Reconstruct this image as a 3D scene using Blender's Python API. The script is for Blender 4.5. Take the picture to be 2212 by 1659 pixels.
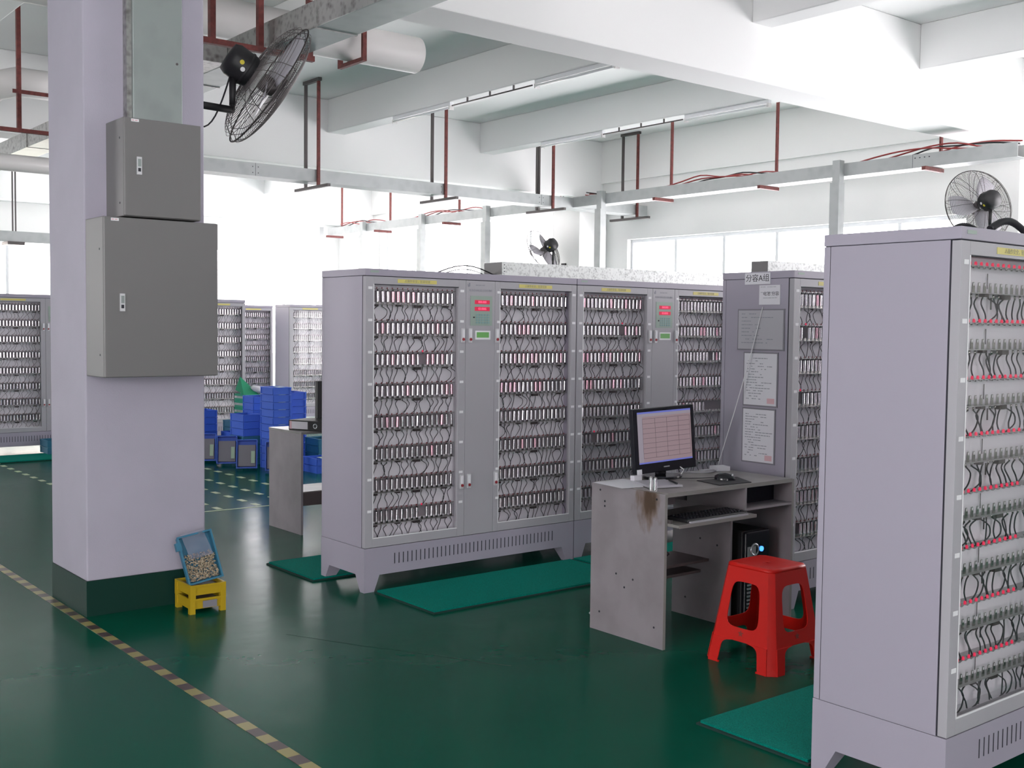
import bpy, bmesh, math, random
from mathutils import Vector, Matrix
R = math.radians
rnd = random.Random(7)
S = bpy.context.scene
COL = S.collection
for o in list(bpy.data.objects): bpy.data.objects.remove(o)

# ------------------------------------------------------------------ camera, light, exposure
PIT, ROL, YAW, CAMH, FPX = 0.0503, 0.0111, 0.892, 1.5645, 2403.8
fw = Vector((math.cos(YAW)*math.cos(PIT), math.sin(YAW)*math.cos(PIT), -math.sin(PIT)))
rt0 = Vector((math.sin(YAW), -math.cos(YAW), 0)); up0 = rt0.cross(fw)
rt = math.cos(ROL)*rt0 + math.sin(ROL)*up0; up = -math.sin(ROL)*rt0 + math.cos(ROL)*up0
cd = bpy.data.cameras.new('camera'); cam = bpy.data.objects.new('camera', cd); COL.objects.link(cam)
cd.sensor_width = 36; cd.lens = 36*FPX/2212; cd.clip_start = 0.05; cd.clip_end = 300
m = Matrix((rt, up, -fw)).transposed().to_4x4(); m.translation = Vector((0, 0, CAMH)); cam.matrix_world = m
S.camera = cam
S.view_settings.view_transform = 'Standard'; S.view_settings.look = 'None'
S.view_settings.gamma = 1; S.view_settings.exposure = 0.1
try: S.view_settings.use_curve_mapping = False
except Exception: pass
W = bpy.data.worlds.new('overcast_sky'); S.world = W; W.use_nodes = True
wn = W.node_tree; bg = wn.nodes['Background']
bg.inputs[0].default_value = (1.0, 0.955, 0.985, 1); bg.inputs[1].default_value = 11.8

# room frame (metres; x runs along the cabinet fronts, y runs away through the rows)
XW, YW, XL, YB = 12.5, 20.6, -5.5, -4.0
ZS, ZP, ZB = 4.57, 3.655, 4.13       # slab, primary beam soffit, secondary beam soffit
SILL, HEAD = 0.95, 2.98
WIN_X = [(-0.3, 5.6, .4, 3.6), (6.95, 12.63, .5, 2.98), (14.2, 19.8, .95, 3.6)]       # openings of the right wall (y0, y1, sill, head)
WIN_Y = [(2.9, 7.0, .95, 3.08), (7.4, 11.5, .95, 3.08)]           # openings of the far wall (x ranges)
FILL_WIN_L = [(0.8, 3.3, .5, 3.5), (14.5, 19.5, .9, 3.6)]             # unseen left wall, openings sized for fill light (y ranges)
FILL_WIN_B = [(-3.4, 0.4, .3, 3.5)]                 # unseen wall behind the camera, opening sized for fill light (x ranges)
def portal(name, loc, rot, sx, sy):
    l = bpy.data.lights.new(name, 'AREA'); l.shape = 'RECTANGLE'; l.size = sx; l.size_y = sy
    l.cycles.is_portal = True
    o = bpy.data.objects.new(name, l); COL.objects.link(o); o.location = loc; o.rotation_euler = rot
for a, b, z0, z1 in WIN_X: portal('window_portal', (XW+0.2, (a+b)/2, (z0+z1)/2), (R(90), 0, R(90)), b-a, z1-z0)
for a, b, z0, z1 in FILL_WIN_L: portal('window_portal', (XL-0.2, (a+b)/2, (z0+z1)/2), (R(90), 0, R(-90)), b-a, z1-z0)
for a, b, z0, z1 in WIN_Y: portal('window_portal', ((a+b)/2, YW+0.2, (z0+z1)/2), (R(90), 0, R(180)), b-a, z1-z0)
for a, b, z0, z1 in FILL_WIN_B: portal('window_portal', ((a+b)/2, YB-0.2, (z0+z1)/2), (R(90), 0, 0), b-a, z1-z0)

# ------------------------------------------------------------------ materials
def mat(name, col, rough=0.5, metal=0.0, spec=0.5, bump=0, bscale=80, var=0, vscale=6, coat=0, emit=None, est=0, alpha=1, dirt=None):
    m = bpy.data.materials.new(name); m.use_nodes = True; n = m.node_tree; p = n.nodes['Principled BSDF']
    p.inputs['Base Color'].default_value = (*col, 1); p.inputs['Roughness'].default_value = rough
    p.inputs['Metallic'].default_value = metal; p.inputs['Specular IOR Level'].default_value = spec
    if coat: p.inputs['Coat Weight'].default_value = coat; p.inputs['Coat Roughness'].default_value = 0.08
    if emit: p.inputs['Emission Color'].default_value = (*emit, 1); p.inputs['Emission Strength'].default_value = est
    tc = n.nodes.new('ShaderNodeTexCoord')
    if bump:
        t = n.nodes.new('ShaderNodeTexNoise'); t.inputs['Scale'].default_value = bscale; t.inputs['Detail'].default_value = 3
        b = n.nodes.new('ShaderNodeBump'); b.inputs['Strength'].default_value = bump; b.inputs['Distance'].default_value = 0.01
        n.links.new(tc.outputs['Object'], t.inputs['Vector']); n.links.new(t.outputs['Fac'], b.inputs['Height'])
        n.links.new(b.outputs['Normal'], p.inputs['Normal'])
    if var:
        t = n.nodes.new('ShaderNodeTexNoise'); t.inputs['Scale'].default_value = vscale; t.inputs['Detail'].default_value = 5
        r = n.nodes.new('ShaderNodeValToRGB'); d = dirt or tuple(c*(1-var) for c in col)
        r.color_ramp.elements[0].position = 0.35; r.color_ramp.elements[0].color = (*d, 1)
        r.color_ramp.elements[1].position = 0.62; r.color_ramp.elements[1].color = (*col, 1)
        n.links.new(tc.outputs['Object'], t.inputs['Vector']); n.links.new(t.outputs['Fac'], r.inputs['Fac'])
        n.links.new(r.outputs['Color'], p.inputs['Base Color'])
    return m
def glass_mat(name, tint=(1, 1, 1), base=0.04):
    m = bpy.data.materials.new(name); m.use_nodes = True; n = m.node_tree; n.nodes.clear()
    out = n.nodes.new('ShaderNodeOutputMaterial'); mx = n.nodes.new('ShaderNodeMixShader')
    t = n.nodes.new('ShaderNodeBsdfTransparent'); t.inputs[0].default_value = (*tint, 1)
    g = n.nodes.new('ShaderNodeBsdfGlossy'); g.inputs['Roughness'].default_value = 0.03
    lw = n.nodes.new('ShaderNodeLayerWeight'); lw.inputs['Blend'].default_value = 0.5
    pw = n.nodes.new('ShaderNodeMath'); pw.operation = 'POWER'; pw.inputs[1].default_value = 4.0
    f = n.nodes.new('ShaderNodeMath'); f.operation = 'MULTIPLY_ADD'; f.inputs[1].default_value = 0.7; f.inputs[2].default_value = base
    n.links.new(lw.outputs['Facing'], pw.inputs[0]); n.links.new(pw.outputs[0], f.inputs[0])
    n.links.new(f.outputs[0], mx.inputs[0]); n.links.new(t.outputs[0], mx.inputs[1]); n.links.new(g.outputs[0], mx.inputs[2])
    n.links.new(mx.outputs[0], out.inputs[0]); return m
def galv(name, col=(0.55, 0.58, 0.58), rough=0.38, metal=0.75, scale=22, c2=None):
    m = bpy.data.materials.new(name); m.use_nodes = True; n = m.node_tree; p = n.nodes['Principled BSDF']
    tc = n.nodes.new('ShaderNodeTexCoord'); v = n.nodes.new('ShaderNodeTexVoronoi'); v.inputs['Scale'].default_value = scale
    ns = n.nodes.new('ShaderNodeTexNoise'); ns.inputs['Scale'].default_value = scale*0.5; ns.inputs['Detail'].default_value = 4
    mx = n.nodes.new('ShaderNodeMath'); mx.operation = 'MULTIPLY_ADD'; mx.inputs[1].default_value = 0.5
    r = n.nodes.new('ShaderNodeValToRGB'); c2 = c2 or tuple(c*0.62 for c in col)
    r.color_ramp.elements[0].position = 0.35; r.color_ramp.elements[0].color = (*c2, 1)
    r.color_ramp.elements[1].position = 0.8; r.color_ramp.elements[1].color = (*col, 1)
    n.links.new(tc.outputs['Object'], v.inputs['Vector']); n.links.new(tc.outputs['Object'], ns.inputs['Vector'])
    n.links.new(v.outputs['Distance'], mx.inputs[0]); n.links.new(ns.outputs['Fac'], mx.inputs[2])
    n.links.new(mx.outputs[0], r.inputs['Fac']); n.links.new(r.outputs['Color'], p.inputs['Base Color'])
    p.inputs['Metallic'].default_value = metal; p.inputs['Roughness'].default_value = rough
    return m
M = {}
M['wall'] = mat('white_wall_paint', (0.88, 0.88, 0.87), 0.75, bump=0.05, bscale=60)
M['ceil'] = mat('white_ceiling_paint', (0.88, 0.885, 0.88), 0.8)
M['pillar'] = mat('white_pillar_paint_with_lilac_cast', (0.43, 0.405, 0.485), 0.65, bump=0.06, bscale=120, var=0.05, vscale=3)  # white paint with the lilac cast of the light mixed into its colour
M['skirt'] = mat('dark_green_skirting_paint', (0.006, 0.035, 0.026), 0.45, spec=0.2, bump=0.05, bscale=40)
M['frame'] = mat('window_aluminium', (0.7, 0.72, 0.74), 0.4, 0.3)
M['glass'] = glass_mat('clear_window_glass')
M['doorglass'] = glass_mat('cabinet_door_glass', (0.99, 0.985, 0.99), 0.02)
M['cab'] = mat('cabinet_light_grey_paint', (0.355, 0.33, 0.40), 0.42, bump=0.03, bscale=300)  # grey paint tinted lilac in place of coloured light
M['cabdoor'] = mat('cabinet_door_paint', (0.385, 0.375, 0.405), 0.42, bump=0.03, bscale=300)
M['seam'] = mat('dark_seam_gasket_and_niche_shade', (0.02, 0.02, 0.03), 0.7)
M['back'] = mat('inner_panel_grey', (0.78, 0.77, 0.81), 0.5)
M['bead'] = mat('white_glazing_bead', (0.75, 0.75, 0.77), 0.4)
M['rail'] = mat('rail_steel', (0.42, 0.42, 0.42), 0.35, 0.6)
M['lug'] = mat('nickel_contact', (0.42, 0.41, 0.38), 0.25, 1.0)
M['strip'] = mat('grey_contact_backing', (0.30, 0.27, 0.29), 0.5)
M['wire'] = mat('black_cable_rubber', (0.012, 0.012, 0.016), 0.45)
M['conn'] = mat('dark_connector_plastic', (0.05, 0.04, 0.04), 0.5)
M['ledoff'] = mat('unlit_red_indicator', (0.25, 0.04, 0.05), 0.3)
M['ledon'] = mat('lit_red_indicator', (0.35, 0.005, 0.02), 0.4, emit=(0.9, 0.015, 0.10), est=0.6)
M['cell'] = mat('battery_steel_sleeve', (0.80, 0.78, 0.80), 0.13, 1.0)
M['cellp'] = mat('battery_pink_sleeve', (0.85, 0.52, 0.60), 0.24, 0.9)
M['celltop'] = mat('battery_end_ring', (0.08, 0.08, 0.09), 0.4)
M['tag'] = mat('white_paper_tag', (0.78, 0.78, 0.80), 0.6)
M['yellow'] = mat('yellow_warning_sticker', (0.62, 0.55, 0.16), 0.5)
M['ink'] = mat('black_print', (0.03, 0.03, 0.04), 0.6)
M['inkf'] = mat('faded_print', (0.28, 0.26, 0.18), 0.6)
M['inkg'] = mat('grey_print', (0.25, 0.26, 0.30), 0.6)
M['red'] = mat('red_print', (0.66, 0.42, 0.46), 0.6)
M['handle'] = mat('handle_plate', (0.66, 0.66, 0.68), 0.35, 0.3)
M['button'] = mat('red_lock_button', (0.30, 0.03, 0.04), 0.35)
M['keypad'] = mat('green_grey_keypad', (0.30, 0.38, 0.33), 0.4)
M['key'] = mat('teal_key', (0.22, 0.36, 0.36), 0.4)
M['dispbg'] = mat('display_window', (0.35, 0.02, 0.05), 0.2, emit=(1, 0.05, 0.12), est=0.35)
M['digit'] = mat('display_digit', (0.9, 0.1, 0.2), 0.3, emit=(1, 0.12, 0.25), est=1.1)
M['green'] = mat('green_sticker', (0.16, 0.42, 0.12), 0.5)
M['mat'] = mat('green_coil_mat', (0.0, 0.27, 0.21), 0.95, spec=0.1, bump=1.0, bscale=260, var=0.35, vscale=180)
M['matedge'] = mat('dark_mat_edge', (0.004, 0.03, 0.025), 0.9)
M['galv'] = galv('galvanised_tray', (0.44, 0.46, 0.46), 0.55, 0.3, 9, (0.37, 0.39, 0.39))
M['galvd'] = galv('mottled_duct_steel', (0.42, 0.42, 0.41), 0.40, 0.8, 30, (0.16, 0.15, 0.145))
M['galvtop'] = galv('speckled_tray_steel', (0.72, 0.74, 0.73), 0.45, 0.4, 70, (0.30, 0.31, 0.31))
M['galvp'] = galv('duct_cover_steel', (0.34, 0.38, 0.37), 0.42, 0.6, 8, (0.28, 0.31, 0.305))
M['rod'] = mat('red_oxide_primer', (0.17, 0.035, 0.03), 0.6, var=0.4, vscale=30)
M['rodg'] = mat('dark_steel_rod', (0.10, 0.09, 0.09), 0.5, 0.4)
M['redcable'] = mat('red_cable', (0.30, 0.03, 0.03), 0.45)
M['pvc'] = mat('white_pvc_pipe', (0.72, 0.70, 0.69), 0.4)
M['box'] = mat('grey_enclosure_paint', (0.17, 0.165, 0.165), 0.45, bump=0.03, bscale=300)
M['desk'] = mat('lilac_grey_laminate', (0.29, 0.26, 0.28), 0.45, var=0.18, vscale=5)
M['desktop'] = mat('worn_desktop_laminate', (0.27, 0.255, 0.245), 0.3, var=0.25, vscale=7)
M['deskedge'] = mat('worn_edge_band', (0.22, 0.21, 0.20), 0.5)
M['brown'] = mat('dark_wood_board', (0.10, 0.075, 0.075), 0.5)
M['stain'] = mat('rust_brown_stain', (0.13, 0.075, 0.05), 0.6, var=0.5, vscale=30)
M['black'] = mat('black_gloss_plastic', (0.008, 0.008, 0.012), 0.15)
M['blackm'] = mat('black_matt_plastic', (0.012, 0.012, 0.014), 0.5)
M['stool'] = mat('red_plastic', (0.62, 0.012, 0.008), 0.35, spec=0.3, bump=0.03, bscale=60)
M['stoolmark'] = mat('faded_star_mark', (0.25, 0.03, 0.02), 0.4)
M['paper'] = mat('white_paper', (0.68, 0.67, 0.72), 0.7)
M['film'] = mat('dull_plastic_sleeve', (0.44, 0.43, 0.47), 0.35)
M['pframe'] = mat('grey_paper_frame', (0.22, 0.21, 0.24), 0.5)
M['blue'] = mat('blue_plastic', (0.045, 0.13, 0.62), 0.38)
M['teal'] = mat('teal_blue_plastic', (0.03, 0.16, 0.26), 0.4)
M['gbask'] = mat('green_basket_plastic', (0.02, 0.36, 0.22), 0.4)
M['ycrate'] = mat('yellow_plastic', (0.46, 0.31, 0.01), 0.4)
M['filmclear'] = mat('crumpled_clear_film', (0.30, 0.32, 0.42), 0.25); M['filmclear'].node_tree.nodes['Principled BSDF'].inputs['Alpha'].default_value = 0.45
M['scrap'] = mat('tan_cell_pieces', (0.42, 0.35, 0.25), 0.4)
M['silver'] = mat('silver_plastic', (0.5, 0.52, 0.55), 0.2, 0.6)
M['blueled'] = mat('blue_power_light', (0.05, 0.15, 0.9), 0.3, emit=(0.05, 0.25, 1), est=2.5)
M['tape'] = mat('worn_yellow_tape', (0.30, 0.26, 0.09), 0.35)
M['taped'] = mat('worn_dark_tape', (0.06, 0.035, 0.035), 0.35)
M['tapew'] = mat('pale_floor_paint', (0.45, 0.50, 0.34), 0.35)
M['crack'] = mat('floor_joint', (0.01, 0.025, 0.02), 0.7)
M['tube'] = mat('fluorescent_tube_off', (0.85, 0.86, 0.88), 0.2)
M['greenbag'] = mat('green_bag', (0.02, 0.30, 0.15), 0.5)
M['bldg'] = mat('pale_yellow_render', (0.72, 0.69, 0.60), 0.8)
M['label'] = mat('pale_green_label', (0.42, 0.55, 0.40), 0.5)
M['fansticker'] = mat('yellow_round_sticker', (0.6, 0.5, 0.02), 0.4)

def stained_desk():
    m = mat('stained_desk_laminate', (0.29, 0.26, 0.28), 0.45); n = m.node_tree; p = n.nodes['Principled BSDF']
    tc = n.nodes.new('ShaderNodeTexCoord'); ns = n.nodes.new('ShaderNodeTexNoise'); ns.inputs['Scale'].default_value = 14; ns.inputs['Detail'].default_value = 6
    sc = n.nodes.new('ShaderNodeMapping'); sc.inputs['Scale'].default_value = (1, 1.6, .6); n.links.new(tc.outputs['Object'], sc.inputs['Vector']); n.links.new(sc.outputs[0], ns.inputs['Vector'])
    mp = n.nodes.new('ShaderNodeMapping'); mp.inputs['Location'].default_value = (0, -.115*9.5, -.715*6.5); mp.inputs['Scale'].default_value = (0, 9.5, 6.5)
    n.links.new(tc.outputs['Object'], mp.inputs['Vector'])
    ln = n.nodes.new('ShaderNodeVectorMath'); ln.operation = 'LENGTH'; n.links.new(mp.outputs[0], ln.inputs[0])
    ad = n.nodes.new('ShaderNodeMath'); ad.operation = 'MULTIPLY_ADD'; ad.inputs[1].default_value = 1.5; n.links.new(ns.outputs['Fac'], ad.inputs[0]); n.links.new(ln.outputs['Value'], ad.inputs[2])
    r = n.nodes.new('ShaderNodeValToRGB'); r.color_ramp.elements[0].position = .62; r.color_ramp.elements[0].color = (.09, .055, .035, 1)
    r.color_ramp.elements[1].position = 1.0; r.color_ramp.elements[1].color = (.29, .26, .28, 1); e = r.color_ramp.elements.new(.8); e.color = (.19, .14, .12, 1)
    dv = n.nodes.new('ShaderNodeMath'); dv.operation = 'MULTIPLY'; dv.inputs[1].default_value = .6
    n.links.new(ad.outputs[0], dv.inputs[0]); n.links.new(dv.outputs[0], r.inputs['Fac'])
    n2 = n.nodes.new('ShaderNodeTexNoise'); n2.inputs['Scale'].default_value = 6; n2.inputs['Detail'].default_value = 6; n.links.new(tc.outputs['Object'], n2.inputs['Vector'])
    mx = n.nodes.new('ShaderNodeMix'); mx.data_type = 'RGBA'; mx.blend_type = 'MULTIPLY'; mx.inputs[0].default_value = .5
    r2 = n.nodes.new('ShaderNodeValToRGB'); r2.color_ramp.elements[0].position = .35; r2.color_ramp.elements[0].color = (.7, .68, .68, 1); r2.color_ramp.elements[1].position = .6
    n.links.new(n2.outputs['Fac'], r2.inputs['Fac']); n.links.new(r.outputs['Color'], mx.inputs[6]); n.links.new(r2.outputs['Color'], mx.inputs[7]); n.links.new(mx.outputs[2], p.inputs['Base Color'])
    return m
M['deskst'] = stained_desk()
def floor_mat():
    m = bpy.data.materials.new('green_epoxy_floor'); m.use_nodes = True; n = m.node_tree; p = n.nodes['Principled BSDF']
    tc = n.nodes.new('ShaderNodeTexCoord')
    t = n.nodes.new('ShaderNodeTexNoise'); t.inputs['Scale'].default_value = 0.9; t.inputs['Detail'].default_value = 3
    r = n.nodes.new('ShaderNodeValToRGB')
    r.color_ramp.elements[0].position = 0.2; r.color_ramp.elements[0].color = (0.001, 0.070, 0.042, 1)
    r.color_ramp.elements[1].position = 0.85; r.color_ramp.elements[1].color = (0.002, 0.082, 0.050, 1)
    n.links.new(tc.outputs['Object'], t.inputs['Vector']); n.links.new(t.outputs['Fac'], r.inputs['Fac']); n.links.new(r.outputs['Color'], p.inputs['Base Color'])
    t2 = n.nodes.new('ShaderNodeTexNoise'); t2.inputs['Scale'].default_value = 3.0; t2.inputs['Detail'].default_value = 5
    mr = n.nodes.new('ShaderNodeMapRange'); mr.inputs['To Min'].default_value = 0.14; mr.inputs['To Max'].default_value = 0.26
    n.links.new(tc.outputs['Object'], t2.inputs['Vector']); n.links.new(t2.outputs['Fac'], mr.inputs['Value']); n.links.new(mr.outputs[0], p.inputs['Roughness'])
    t3 = n.nodes.new('ShaderNodeTexNoise'); t3.inputs['Scale'].default_value = 5.0; t3.inputs['Detail'].default_value = 2
    b = n.nodes.new('ShaderNodeBump'); b.inputs['Strength'].default_value = 0.12; b.inputs['Distance'].default_value = 0.01
    n.links.new(tc.outputs['Object'], t3.inputs['Vector']); n.links.new(t3.outputs['Fac'], b.inputs['Height']); n.links.new(b.outputs['Normal'], p.inputs['Normal'])
    p.inputs['Specular IOR Level'].default_value = 0.5; p.inputs['IOR'].default_value = 1.16
    return m
M['floor'] = floor_mat()

# ------------------------------------------------------------------ mesh helpers
class MB:
    def __init__(s): s.v = []; s.f = []; s.sm = []; s.mi = []; s.mats = []; s.cur = 0
    def use(s, m):
        if m not in s.mats: s.mats.append(m)
        s.cur = s.mats.index(m); return s
    def add(s, vs, fs, smooth=False):
        b = len(s.v); s.v += [tuple(v) for v in vs]
        for f in fs: s.f.append([b+i for i in f]); s.sm.append(smooth); s.mi.append(s.cur)
        return s
    def box(s, x0, x1, y0, y1, z0, z1):
        return s.add([(x0,y0,z0),(x1,y0,z0),(x1,y1,z0),(x0,y1,z0),(x0,y0,z1),(x1,y0,z1),(x1,y1,z1),(x0,y1,z1)],
                     [(0,3,2,1),(4,5,6,7),(0,1,5,4),(1,2,6,5),(2,3,7,6),(3,0,4,7)])
    def frustum(s, b, t, z0, z1):    # b,t = (x0,x1,y0,y1)
        return s.add([(b[0],b[2],z0),(b[1],b[2],z0),(b[1],b[3],z0),(b[0],b[3],z0),(t[0],t[2],z1),(t[1],t[2],z1),(t[1],t[3],z1),(t[0],t[3],z1)],
                     [(0,3,2,1),(4,5,6,7),(0,1,5,4),(1,2,6,5),(2,3,7,6),(3,0,4,7)])
    def tube(s, pts, r, n=8, cap=True, rads=None, closed=False):
        pts = [Vector(p) for p in pts]; N = len(pts); base = []; prev = None; vs = []
        for i, p in enumerate(pts):
            if closed: d = (pts[(i+1) % N]-pts[i-1])
            else: d = (pts[min(i+1, N-1)]-pts[max(i-1, 0)])
            d.normalize()
            if prev is None:
                a = Vector((0, 0, 1)) if abs(d.z) < 0.9 else Vector((1, 0, 0)); u = d.cross(a).normalized()
            else: u = (prev - d*prev.dot(d)).normalized()
            prev = u; w = d.cross(u); rr = rads[i] if rads else r
            for k in range(n):
                a = 2*math.pi*k/n; vs.append(p + u*(math.cos(a)*rr) + w*(math.sin(a)*rr))
        fs = []
        for i in range(N if closed else N-1):
            j = (i+1) % N
            for k in range(n): fs.append((i*n+k, i*n+(k+1) % n, j*n+(k+1) % n, j*n+k))
        s.add(vs, fs, True)
        if cap and not closed:
            b = len(s.v)-N*n; s.f.append([b+k for k in range(n)][::-1]); s.sm.append(False); s.mi.append(s.cur)
            s.f.append([b+(N-1)*n+k for k in range(n)]); s.sm.append(False); s.mi.append(s.cur)
        return s
    def cyl(s, a, b, r, n=16, r2=None): return s.tube([a, b], r, n, rads=[r, r if r2 is None else r2])
    def lathe(s, prof, n=20, M4=None):
        vs = []; fs = []
        for (r, z) in prof:
            for k in range(n):
                a = 2*math.pi*k/n; v = Vector((r*math.cos(a), r*math.sin(a), z)); vs.append(M4 @ v if M4 else v)
        for i in range(len(prof)-1):
            for k in range(n): fs.append((i*n+k, i*n+(k+1) % n, (i+1)*n+(k+1) % n, (i+1)*n+k))
        return s.add(vs, fs, True)
    def xf(s, M4, start=0):
        for i in range(start, len(s.v)): s.v[i] = tuple(M4 @ Vector(s.v[i]))
        return s
    def mesh(s, name, mat_=None):
        me = bpy.data.meshes.new(name); me.from_pydata(s.v, [], s.f)
        for mm in (s.mats or [mat_]): me.materials.append(M[mm] if isinstance(mm, str) else mm)
        me.polygons.foreach_set('use_smooth', s.sm)
        if s.mats: me.polygons.foreach_set('material_index', s.mi)
        me.update(); return me
    def build(s, name, mat_=None, parent=None, bevel=0, loc=None):
        return link(name, s.mesh(name, mat_), parent, bevel, loc)
def link(name, me, parent=None, bevel=0, loc=None, rot=None):
    o = bpy.data.objects.new(name, me); COL.objects.link(o)
    if parent is not None: o.parent = parent
    if loc: o.location = loc
    if rot: o.rotation_euler = rot
    if bevel:
        b = o.modifiers.new('bevel', 'BEVEL'); b.width = bevel; b.segments = 2; b.limit_method = 'ANGLE'; b.angle_limit = R(40)
    return o
def tag(o, label, cat, group=None, kind=None):
    o['label'] = label; o['category'] = cat
    if group: o['group'] = group
    if kind: o['kind'] = kind
    return o
def empty(name, loc=(0, 0, 0), rz=0):
    o = bpy.data.objects.new(name, None); COL.objects.link(o); o.location = loc; o.rotation_euler = (0, 0, rz); o.empty_display_size = 0.1; return o
def struct(o): o['kind'] = 'structure'; return o
def text_mesh(txt, size, m, align='CENTER'):
    c = bpy.data.curves.new('t', 'FONT'); c.body = txt; c.size = size; c.align_x = align; c.align_y = 'CENTER'; c.extrude = 0.0002; c.resolution_u = 2
    o = bpy.data.objects.new('t', c); COL.objects.link(o); bpy.context.view_layer.update()
    me = bpy.data.meshes.new_from_object(o.evaluated_get(bpy.context.evaluated_depsgraph_get()))
    bpy.data.objects.remove(o); bpy.data.curves.remove(c); me.materials.clear(); me.materials.append(M[m]); return me
def copy_tree(o, parent=None):
    c = o.copy(); COL.objects.link(c); c.parent = parent
    for ch in KIDS.get(o.name, [x for x in bpy.data.objects if x.parent == o]): copy_tree(ch, c)
    return c
KIDS = {}
FRONT = (R(90), 0, 0)          # text facing -Y
LEFT = (R(90), 0, R(-90))      # text facing -X

# ------------------------------------------------------------------ room shell
struct(MB().box(XL-0.3, XW+0.3, YB-0.3, YW+0.3, -0.2, 0).build('floor', 'floor'))
b = MB().use('ceil').box(XL-0.3, XW+0.3, YB-0.3, YW+0.3, ZS, ZS+0.15)
struct(b.build('ceiling'))
n_ = 0
for y0, y1 in ((-1.0, -0.6), (6.1, 6.5), (13.2, 13.6), (20.2, YW)):
    o = struct(MB().box(XL, XW, y0, y1, ZP, ZS).build('trim_%d' % (n_+1), 'ceil', bevel=0.012)); n_ += 1
for x0 in (-5.25, -2.71, -0.17, 2.37, 4.91, 7.45, 9.99):
    for a, c in ((YB, -1.0), (-0.6, 6.1), (6.5, 13.2), (13.6, 20.2)):
        o = struct(MB().box(x0, x0+0.26, a, c, ZB, ZS).build('trim_%d' % (n_+1), 'ceil', bevel=0.012)); n_ += 1
def wall(name, axis, c0, c1, lo, hi, wins, edge):
    b = MB()
    def bx(a, bb, z0, z1, p=0):
        if axis == 'x': b.box(c0-p if c1 > c0 else c1, c1 if c1 > c0 else c0+p, a, bb, z0, z1)
        else: b.box(a, bb, c0-p if c1 > c0 else c1, c1 if c1 > c0 else c0+p, z0, z1)
    cur = lo
    for a, e, z0, z1 in wins: bx(cur, a, 0, ZS); bx(a, e, 0, z0); bx(a, e, z1, ZS); cur = e
    bx(cur, hi, 0, ZS); bx(lo, hi, 3.9, ZS-0.002, 0.05)
    struct(b.build(name, 'wall'))
wall('wall_right', 'x', XW, XW+0.24, YB, YW, WIN_X, 1)
wall('wall_left', 'x', XL, XL-0.24, YB, YW, FILL_WIN_L, 1)
wall('wall_far', 'y', YW, YW+0.24, XL-0.24, XW+0.24, WIN_Y, 1)
wall('wall_back', 'y', YB, YB-0.24, XL-0.24, XW+0.24, FILL_WIN_B, 1)
k = 0
def window(axis, c, a, e, SILL, HEAD, n):
    global k; k += 1
    f = MB(); g = MB()
    def bx(B, p0, p1, z0, z1, t):
        if axis == 'x': B.box(c-t, c+t, p0, p1, z0, z1)
        else: B.box(p0, p1, c-t, c+t, z0, z1)
    bx(f, a, e, SILL, SILL+0.05, .03); bx(f, a, e, HEAD-0.05, HEAD, .03); bx(f, a, a+.05, SILL+.05, HEAD-.05, .03); bx(f, e-.05, e, SILL+.05, HEAD-.05, .03)
    for i in range(1, n):
        p = a+(e-a)*i/n; bx(f, p-.025, p+.025, SILL+.05, HEAD-.05, .025)
    bx(g, a+.05, e-.05, SILL+.05, HEAD-.05, .003)
    o = struct(f.build('window_%d' % k, 'frame')); struct(g.build('window_pane', 'glass', o))
for a, e, z0, z1 in WIN_X: window('x', XW+0.12, a, e, z0, z1, 6)
for a, e, z0, z1 in FILL_WIN_L: window('x', XL-0.12, a, e, z0, z1, 3)
for a, e, z0, z1 in WIN_Y: window('y', YW+0.12, a, e, z0, z1, 5)
for a, e, z0, z1 in FILL_WIN_B: window('y', YB-0.12, a, e, z0, z1, 4)
# pillars: the near one and the ones built into the walls
def pillar(x0, x1, y0, y1, label, top=ZP):
    t = empty('pillar', ((x0+x1)/2, (y0+y1)/2, 0)); w, d = (x1-x0)/2, (y1-y0)/2
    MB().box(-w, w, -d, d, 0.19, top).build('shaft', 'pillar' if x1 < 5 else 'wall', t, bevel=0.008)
    MB().box(-w-.002, w+.002, -d-.002, d+.002, 0, 0.191).build('painted_skirting', 'skirt', t)
    tag(t, label, 'pillar'); return t
P1 = pillar(1.928, 2.591, 5.976, 6.573, 'big white square pillar with dark green painted foot, carrying the grey boxes')
pillar(11.85, XW, 6.0, 6.6, 'white pillar in the right window wall behind the tall near cabinet')
pillar(11.9, XW, 13.1, 13.75, 'white pillar in the right window wall where the two cable trays meet')
pillar(11.9, XW, 19.95, YW, 'far corner pillar between the two bright window walls')
pillar(1.93, 2.59, 19.95, YW, 'far wall pillar straight behind the near pillar')

# ------------------------------------------------------------------ floor markings
def dashed(x0, y0, x1, y1, w, on, off, mname, label, both=None, ph=0.0):
    d = Vector((x1-x0, y1-y0)); L = d.length; d.normalize(); nrm = Vector((-d.y, d.x))*(w/2)
    b = MB(); t = -ph; z = 0.002
    while t < L:
        for s0, s1, mm in ((t, t+on, mname), (t+on, t+on+off, both)):
            if mm is None: continue
            s0 = max(s0, 0); s1 = min(s1, L)
            if s1 <= s0: continue
            p, q = Vector((x0, y0))+d*s0, Vector((x0, y0))+d*s1
            b.use(mm); b.add([(*(p-nrm), z), (*(q-nrm), z), (*(q+nrm), z), (*(p+nrm), z), (*(p-nrm), -.001), (*(q-nrm), -.001), (*(q+nrm), -.001), (*(p+nrm), -.001)],
                             [(0, 1, 2, 3), (4, 5, 1, 0), (5, 6, 2, 1), (6, 7, 3, 2), (7, 4, 0, 3)])
        t += on+off
    global n_
    if both: tag(b.build('floor_tape'), label, 'floor tape')
    else: n_ += 1; struct(b.build('trim_%d' % n_))
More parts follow.
